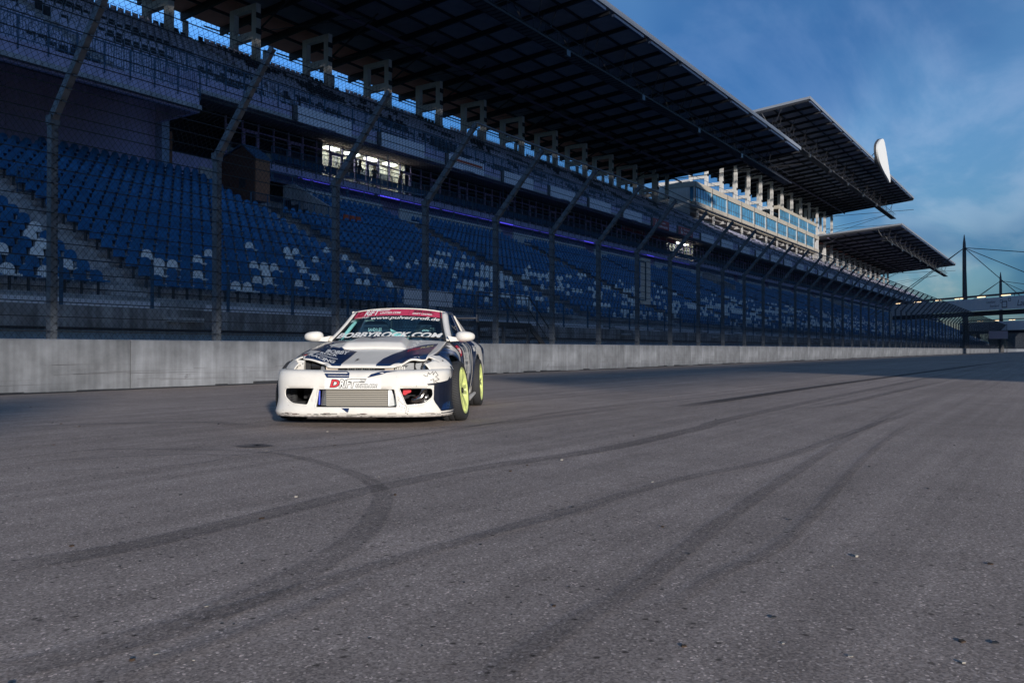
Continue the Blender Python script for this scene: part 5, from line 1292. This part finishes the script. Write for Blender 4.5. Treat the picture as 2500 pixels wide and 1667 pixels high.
# headlight bays
for s in (1, -1):
    hb = MB().box(min(s * .36, s * .80), max(s * .36, s * .80), -.40, -.385, .50, .66, BLK)
    if s < 0:
        hb.hexa([(-.76, -.52, .545), (-.62, -.56, .545), (-.62, -.50, .545), (-.76, -.44, .545), (-.74, -.46, .665), (-.63, -.50, .655), (-.63, -.46, .655), (-.74, -.42, .665)], CW)
        hb.tube([(-.56, -.45, .60), (-.47, -.45, .60)], .035, mat('dark_metal', (0.05, 0.05, 0.055), 0.3, 0.7), 12).hexa([(-.46, -.50, .545), (-.40, -.55, .545), (-.38, -.50, .545), (-.43, -.44, .545), (-.46, -.46, .63), (-.42, -.50, .62), (-.40, -.46, .61), (-.44, -.42, .63)], GREYM)
        for q in range(3): hb.box(-.70 + q * .03, -.695 + q * .03, -.535, -.52, .58 + q * .02, .59 + q * .02, BLK)
    else:
        hb.prism([(.60 + .085 * math.cos(a), .60 + .075 * math.sin(a)) for a in [i * math.pi / 10 for i in range(20)]], -.43, -.40, GREYM)
        hb.tube([(.60 + .09 * math.cos(a), -.44, .60 + .075 * math.sin(a)) for a in [i * math.pi / 10 for i in range(21)]], .007, BLK, 6)
        hb.tube([(.615, -.50, .545), (.615, -.47, .61)], .026, ALU, 12).tube([(.64 + .055 * math.cos(a), -.46, .585 + .06 * math.sin(a)) for a in [i * math.pi / 10 for i in range(-4, 9)]], .010, ALU, 6)
        hb.hexa([(.70, -.52, .55), (.80, -.44, .55), (.80, -.40, .55), (.70, -.42, .55), (.69, -.48, .665), (.775, -.42, .66), (.775, -.40, .66), (.69, -.42, .665)], GREYM)
        hb.box(.36, .50, -.44, -.42, .55, .63, GREYM)
        for q in range(6): hb.box(.335 + q * .018, .343 + q * .018, -.60, -.56, .552, .598, WINK)
        hb.box(.335, .45, -.60, -.50, .600, .606, BLK)
    hb.obj('headlight_bay', CAR, smooth=False)
    # nearside fender nose returns
gr = MB().box(-.33, .33, -.60, -.58, .50, .62, BLK).box(-.36, -.24, -.66, -.64, .556, .592, mat('cream_bracket', (0.62, 0.52, 0.42), 0.5)).box(.24, .33, -.66, -.64, .556, .592, MATS['cream_bracket']).box(-.22, .22, -.66, -.62, .553, .561, GREYM)
for i in range(12): gr.box(-.15 + i * .024, -.138 + i * .024, -.625, -.60, .565, .585, ALU if i % 3 else WINK)
gr.obj('front_grille', CAR)

# ---- livery
HD = bvh(['hood', 'scoop']); BP = bvh(['bumper']); SD = bvh(['side1']); SL = bvh(['side-1']); GL = bvh(['glass']); RF = bvh(['roof']); AL = bvh(['hood', 'scoop', 'sides'])
# bonnet (top view x, y)
edge = lambda a, b, n=14: [(a + (b - a) * i / n, hood_front(a + (b - a) * i / n) + .016) for i in range(n + 1)]
poly_decal('navy_patch', [(-.61, -.432), (-.541, -.162), (-.51, .008), (-.50, .15), (-.413, .088), (-.171, -.105), (-.182, -.335), (-.198, -.53)] + edge(-.205, -.625), 'top', HD, CN, cell=.02)
poly_decal('navy_patch', [(-.712, -.065), (-.538, -.175), (-.51, .008), (-.515, .12), (-.585, .308), (-.45, .52), (-.44, .72), (-.74, .72), (-.76, .3), (-.76, 0)], 'top', AL, CN, off=.0034, cell=.02)
poly_decal('navy_patch', [(-.36, .66), (-.36, .60), (-.30, .532), (-.25, .538), (-.185, .508), (-.14, .45), (-.114, .368), (-.09, .45), (-.045, .513), (-.016, .545), (.033, .595), (.20, .63), (.20, .66)], 'top', HD, CN, off=.004)
poly_decal('navy_patch', [(.153, -.657), (.176, -.415), (.238, -.237), (.307, -.08), (.387, .098), (.495, .268), (.64, .40), (.645, .213), (.645, -.222), (.64, -.42)] + edge(.635, .155, 20), 'top', HD, CN, cell=.02)
def affine_text(tx, o_, ux, uy, T, m, plane='top', off=.0055, shear=.2, bold=.03, outline=None):
    co, faces = text_mesh(tx, 1.0, shear, bold, 1.0)
    decal('lettering', [(o_[0] + a * ux[0] + b * uy[0], o_[1] + a * ux[1] + b * uy[1]) for a, b, _ in co], faces, plane, T, m, None, off, .06)
affine_text('BOBBY', (-.495, -.20), (.265, -.065), (-.02, .165), HD, WINK); affine_text('ROCK', (-.525, -.305), (.20, -.05), (-.02, .105), HD, WINK)
poly_decal('white_band', [(-.555, -.315), (-.30, -.435), (-.29, -.475), (-.55, -.355)], 'top', HD, mat('pale_grey_ink', (0.5, 0.5, 0.5), 0.5), off=.005)
affine_text('RACING', (-.595, -.475), (.315, -.165), (-.015, .115), HD, WINK)
affine_text('Duck', (-.735, -.40), (.12, -.03), (0, .13), AL, INK)
poly_decal('red_patch', [(-.66, -.44), (-.62, -.46), (-.63, -.39)], 'top', AL, REDI, off=.006)
poly_decal('lightning_mark', [(-.078, -.40), (-.104, -.475), (-.086, -.478), (-.10, -.562), (-.060, -.455), (-.082, -.452)], 'top', HD, INK)
affine_text('STYRO', (.375, -.147), (.118, .135), (-.007, .10), HD, REDI); affine_text('FLEX', (.497, -.005), (.13, .17), (-.010, .10), HD, mat('pale_yellow_ink', (0.7, 0.6, 0.3), 0.5))
# bumper (front view x, z)
poly_decal('navy_patch', [(-.345, .5535), (-.295, .490), (-.073, .490), (-.073, .535), (-.11, .5535)], 'front', BP, CN)
poly_decal('navy_patch', [(.105, .490), (.145, .525), (.20, .540), (.25, .5535), (.40, .5535), (.30, .540), (.24, .520)], 'front', BP, CN)
poly_decal('number_plate_sticker', [(-.318, .485), (.247, .485), (.247, .380), (-.318, .380)], 'front', BP, WINK, off=.004)
def logo(x, z, s, plane, T, fill_d, fill_w, off=.006):
    for (tx, dx, dz, h, w, mm, sh) in (('D', 0, 0, .072, .095, fill_d, .22), ('RiFT', .093, -.002, .075, .165, fill_w, .22), ('UNITED.COM', .262, .0, .026, .205, fill_w, .22)):
        text_decal('lettering_outline', tx, x + (dx - .006) * s, z + (dz - .006) * s, (h + .012) * s, (w + .012) * s, plane, T, INK, off=off, shear=sh, bold=.09)
        text_decal('lettering', tx, x + dx * s, z + dz * s, h * s, w * s, plane, T, mm, off=off + .002, shear=sh, bold=.03)
    poly_decal('outline_bar', [(x + .20 * s, z + .045 * s), (x + .345 * s, z + .045 * s), (x + .365 * s, z + .082 * s), (x + .21 * s, z + .082 * s)], plane, T, INK, off=off)
    poly_decal('white_bar', [(x + .205 * s, z + .051 * s), (x + .295 * s, z + .051 * s), (x + .305 * s, z + .076 * s), (x + .215 * s, z + .076 * s)], plane, T, fill_w, off=off + .002)
    for q in range(4): poly_decal('white_bar', [(x + (.30 + q * .013) * s, z + .053 * s), (x + (.308 + q * .013) * s, z + .053 * s), (x + (.317 + q * .013) * s, z + .076 * s), (x + (.309 + q * .013) * s, z + .076 * s)], plane, T, fill_w, off=off + .002, cell=0)
logo(-.262, .398, 1.0, 'front', BP, REDI, WINK)
poly_decal('navy_patch', [(-.145, .192), (-.065, .192), (-.072, .142)], 'front', BP, CN)
# stitched cracks and scuffs
def stitch(pts, w, T, plane='front', m=INK, off=.004):
    b, f = [], []
    for p, q in zip(pts, pts[1:]):
        d = Vector((q[0] - p[0], q[1] - p[1])).normalized(); n = Vector((-d.y, d.x)) * w; k = len(b)
        b += [(p[0] + n.x, p[1] + n.y), (q[0] + n.x, q[1] + n.y), (q[0] - n.x, q[1] - n.y), (p[0] - n.x, p[1] - n.y)]; f.append((k, k+1, k+2, k+3))
    return decal('crack', b, f, plane, T, m, None, off, 0)
stitch([(.655, .515), (.69, .50), (.70, .54), (.715, .52), (.74, .548), (.745, .515), (.762, .548), (.79, .51), (.765, .50), (.80, .47), (.76, .455), (.795, .435), (.75, .43), (.775, .40)], .0022, BP)
stitch([(.72, .465), (.75, .475), (.755, .43), (.775, .42), (.772, .385)], .0025, BP)
stitch([(.415, .30), (.43, .285), (.415, .27), (.44, .255), (.45, .235), (.48, .225), (.50, .20), (.495, .18), (.515, .165), (.50, .145), (.515, .13)], .0012, BP)
dots = [(.395, .297), (.40, .275), (.385, .262), (.41, .25), (.40, .225), (.43, .21), (.455, .20), (.48, .19), (.49, .168), (.49, .15), (.51, .138), (.515, .185), (.52, .165)]
db_ = MB()
fl, ff = [], []
for x, z in dots:
    k = len(fl); fl += [(x + .004 * math.cos(a), z + .004 * math.sin(a)) for a in [i * math.pi / 3 for i in range(6)]]; ff.append(tuple(range(k, k + 6)))
decal('rivet_holes', fl, ff, 'front', BP, INK, None, .004, 0)
stitch([(.585, .438), (.60, .442), (.66, .440)], .0018, BP, m=mat('scuff', (0.16, 0.10, 0.09), 0.8)); stitch([(.59, .437), (.588, .40)], .0012, BP, m=MATS['scuff'])
rs3 = random.Random(4)
for i in range(34):
    x = -.8 + 1.6 * rs3.random(); z = .128 + .016 * rs3.random(); stitch([(x, z), (x + .03 + .06 * rs3.random(), z + .004 * (rs3.random() - .5))], .0014 + .0015 * rs3.random(), BP, m=MATS['scuff'] if i % 2 else INK)
for i in range(16):
    x = -.8 + 1.6 * rs3.random(); z = .15 + .38 * rs3.random(); stitch([(x, z), (x + .012 * rs3.random(), z + .006 * (rs3.random() - .5))], .0012, BP, m=MATS['scuff'])
# dark navy corner film on the bumper's right end
poly_decal('dark_corner_film', [(-.80, .43), (-.37, .50), (-.37, .135), (-.74, .135)], 'left', BP, CB, off=.0035)
poly_decal('dark_corner_film', [(.80, .43), (.82, .39), (.865, .44), (.885, .50), (.885, .16), (.83, .155), (.80, .25), (.79, .33)], 'front', BP, CB)
poly_decal('blue_corner_film', [(.825, .165), (.83, .215), (.868, .245), (.885, .24), (.885, .17)], 'front', BP, CN, off=.005)
# windscreen (front view x, z)
def gz(x, v):
    q = gh(max(-1, min(1, x / (.715 - .145 * v))), v); return q[2]
top, bot = [], []
for i in range(25):
    x = -.575 + 1.15 * i / 24; top.append((x, gz(x, .985))); bot.append((x * 1.055, gz(x * 1.04, .775)))
poly_decal('sun_strip', top + bot[::-1], 'front', GL, PINK, off=.003)
tg = lambda v: gz(0, v)
def arc_text(tx, x, v, h, w, m, off, shear=.22, bold=.03):
    co, faces = text_mesh(tx, h, shear, bold, w); return decal('lettering', [(x + a, gz(x + a, v) + b) for a, b, _ in co], faces, 'front', GL, m, None, off, .08)
arc_text('D', -.50, .80, .068, .09, mat('dark_red_ink', (0.28, 0.01, 0.02), 0.5), .0048); arc_text('RiFT', -.405, .80, .072, .19, WINK, .0048); arc_text('UNITED.COM', -.205, .83, .026, .26, WINK, .0048)
poly_decal('white_bar', [(-.24, gz(-.2, .93)), (-.10, gz(-.1, .94)), (-.08, gz(-.1, .97)), (-.23, gz(-.2, .965))], 'front', GL, WINK, off=.0048)
poly_decal('thin_line', [(.15, gz(.15, .79)), (.153, gz(.15, .79)), (.163, gz(.15, .97)), (.16, gz(.15, .97))], 'front', GL, INK, off=.0048, cell=0)
arc_text('MORE CARS!', .21, .925, .016, .21, INK, .0048); arc_text('MORE RACES!', .205, .88, .016, .25, INK, .0048); arc_text('DRIFT UNITED.', .20, .825, .020, .24, WINK, .0048)
arc_text('www.pulverprofi.de', -.30, .625, .052, .84, WINK, .0035, shear=.2, bold=.02)
arc_text('BOBBYROCK.COM', -.645, .075, .064, 1.27, WINK, .0035, shear=.3, bold=.035)
arc_text('STYROFLEX', -.53, .725, .018, .20, WINK, .0035); arc_text('STYRO', -.53, .725, .0185, .105, REDI, .0042)
poly_decal('corner_stickers', [(-.60, gz(-.6, .60)), (-.53, gz(-.53, .62)), (-.50, gz(-.5, .70)), (-.575, gz(-.57, .68))], 'front', GL, mat('pale_green_sticker', (0.35, 0.45, 0.40), 0.5), off=.003)
for sx in (1, -1):
    f_, k_ = [], []
    for i in range(18):
        v = .10 + .036 * i; x = sx * (.70 - .145 * v - .02); z = gz(x, v); n0 = len(f_); f_ += [(x, z), (x - sx * .016, z), (x, z + .004)]; k_.append((n0, n0 + 1, n0 + 2))
    decal('frit_teeth', f_, k_, 'front', GL, BLK, None, .003, 0)
# roof
poly_decal('navy_patch', [(.02, 1.36), (.60, 1.44), (.60, 2.34), (-.10, 2.38), (.05, 1.8)], 'top', RF, CN)
# car's left side (y, z)
L_ = 'left'
poly_decal('white_patch', [(-.66, .57), (-.60, .62), (-.45, .70), (-.30, .70), (-.30, .56)], L_, SD, CW, off=.004)
poly_decal('blue_patch', [(-.20, .74), (.25, .80), (.42, .66), (.36, .60), (.12, .72)], L_, SD, mat('mid_blue_film', (0.03, 0.09, 0.24), 0.3, coat=0.3), off=.004)
poly_decal('white_patch', [(.10, .80), (.55, .84), (.62, .50), (.60, .25), (.50, .30), (.46, .55), (.34, .74)], L_, SD, CW, off=.005)
poly_decal('red_patch', [(.66, .80), (.90, .82), (.92, .70), (.70, .68)], L_, SD, REDI, off=.006)
text_decal('lettering', 'DRIFT', .68, .72, .06, .20, L_, SD, WINK, off=.008)
poly_decal('silver_patch', [(.72, .62), (.86, .60), (.90, .40), (.84, .22), (.76, .24), (.78, .42)], L_, SD, GREYM, off=.004)
for i, (a, b, w_) in enumerate(((1.0, 1.12, .58), (1.22, 1.28, .30), (1.4, 1.62, .55), (1.72, 1.80, .4))): poly_decal('silver_patch', [(a, .84), (b, .85), (b + .12, .84 - w_ * .5), (b, .84 - w_), (a - .05, .84 - w_ * .9), (a + .08, .60)], L_, SD, GREYM if i % 2 else CW, off=.005)
text_decal('lettering', 'BOBBY', 1.05, .62, .12, .7, L_, SD, WINK, off=.008, shear=.3, bold=.03); text_decal('lettering', 'ROCK', 1.12, .47, .12, .6, L_, SD, WINK, off=.008, shear=.3, bold=.03)
poly_decal('navy_patch', [(2.0, .88), (2.5, .89), (2.25, .60), (2.1, .30), (2.0, .25)], L_, SD, CN, off=.004); poly_decal('navy_patch', [(2.8, .90), (3.4, .86), (3.5, .4), (3.0, .60)], L_, SD, CN, off=.004)
text_decal('lettering', 'RACING', 2.15, .74, .08, .5, L_, SD, WINK, off=.007, bold=.02)
text_decal('lettering', 'STYROFLEX', -.33, .49, .03, .07, L_, SD, REDI, off=.006, bold=.02)
# navy sweep on the car's right fender crown (front view shows it at the left)
poly_decal('navy_patch', [(-.70, -.18), (-.90, -.10), (-.90, .80), (-.64, .80), (-.66, .3)], 'top', SL, CN)
poly_decal('navy_patch', [(.66, -.34), (.72, -.30), (.905, -.22), (.90, .30), (.78, .12), (.68, .22)], 'top', SD, CN)
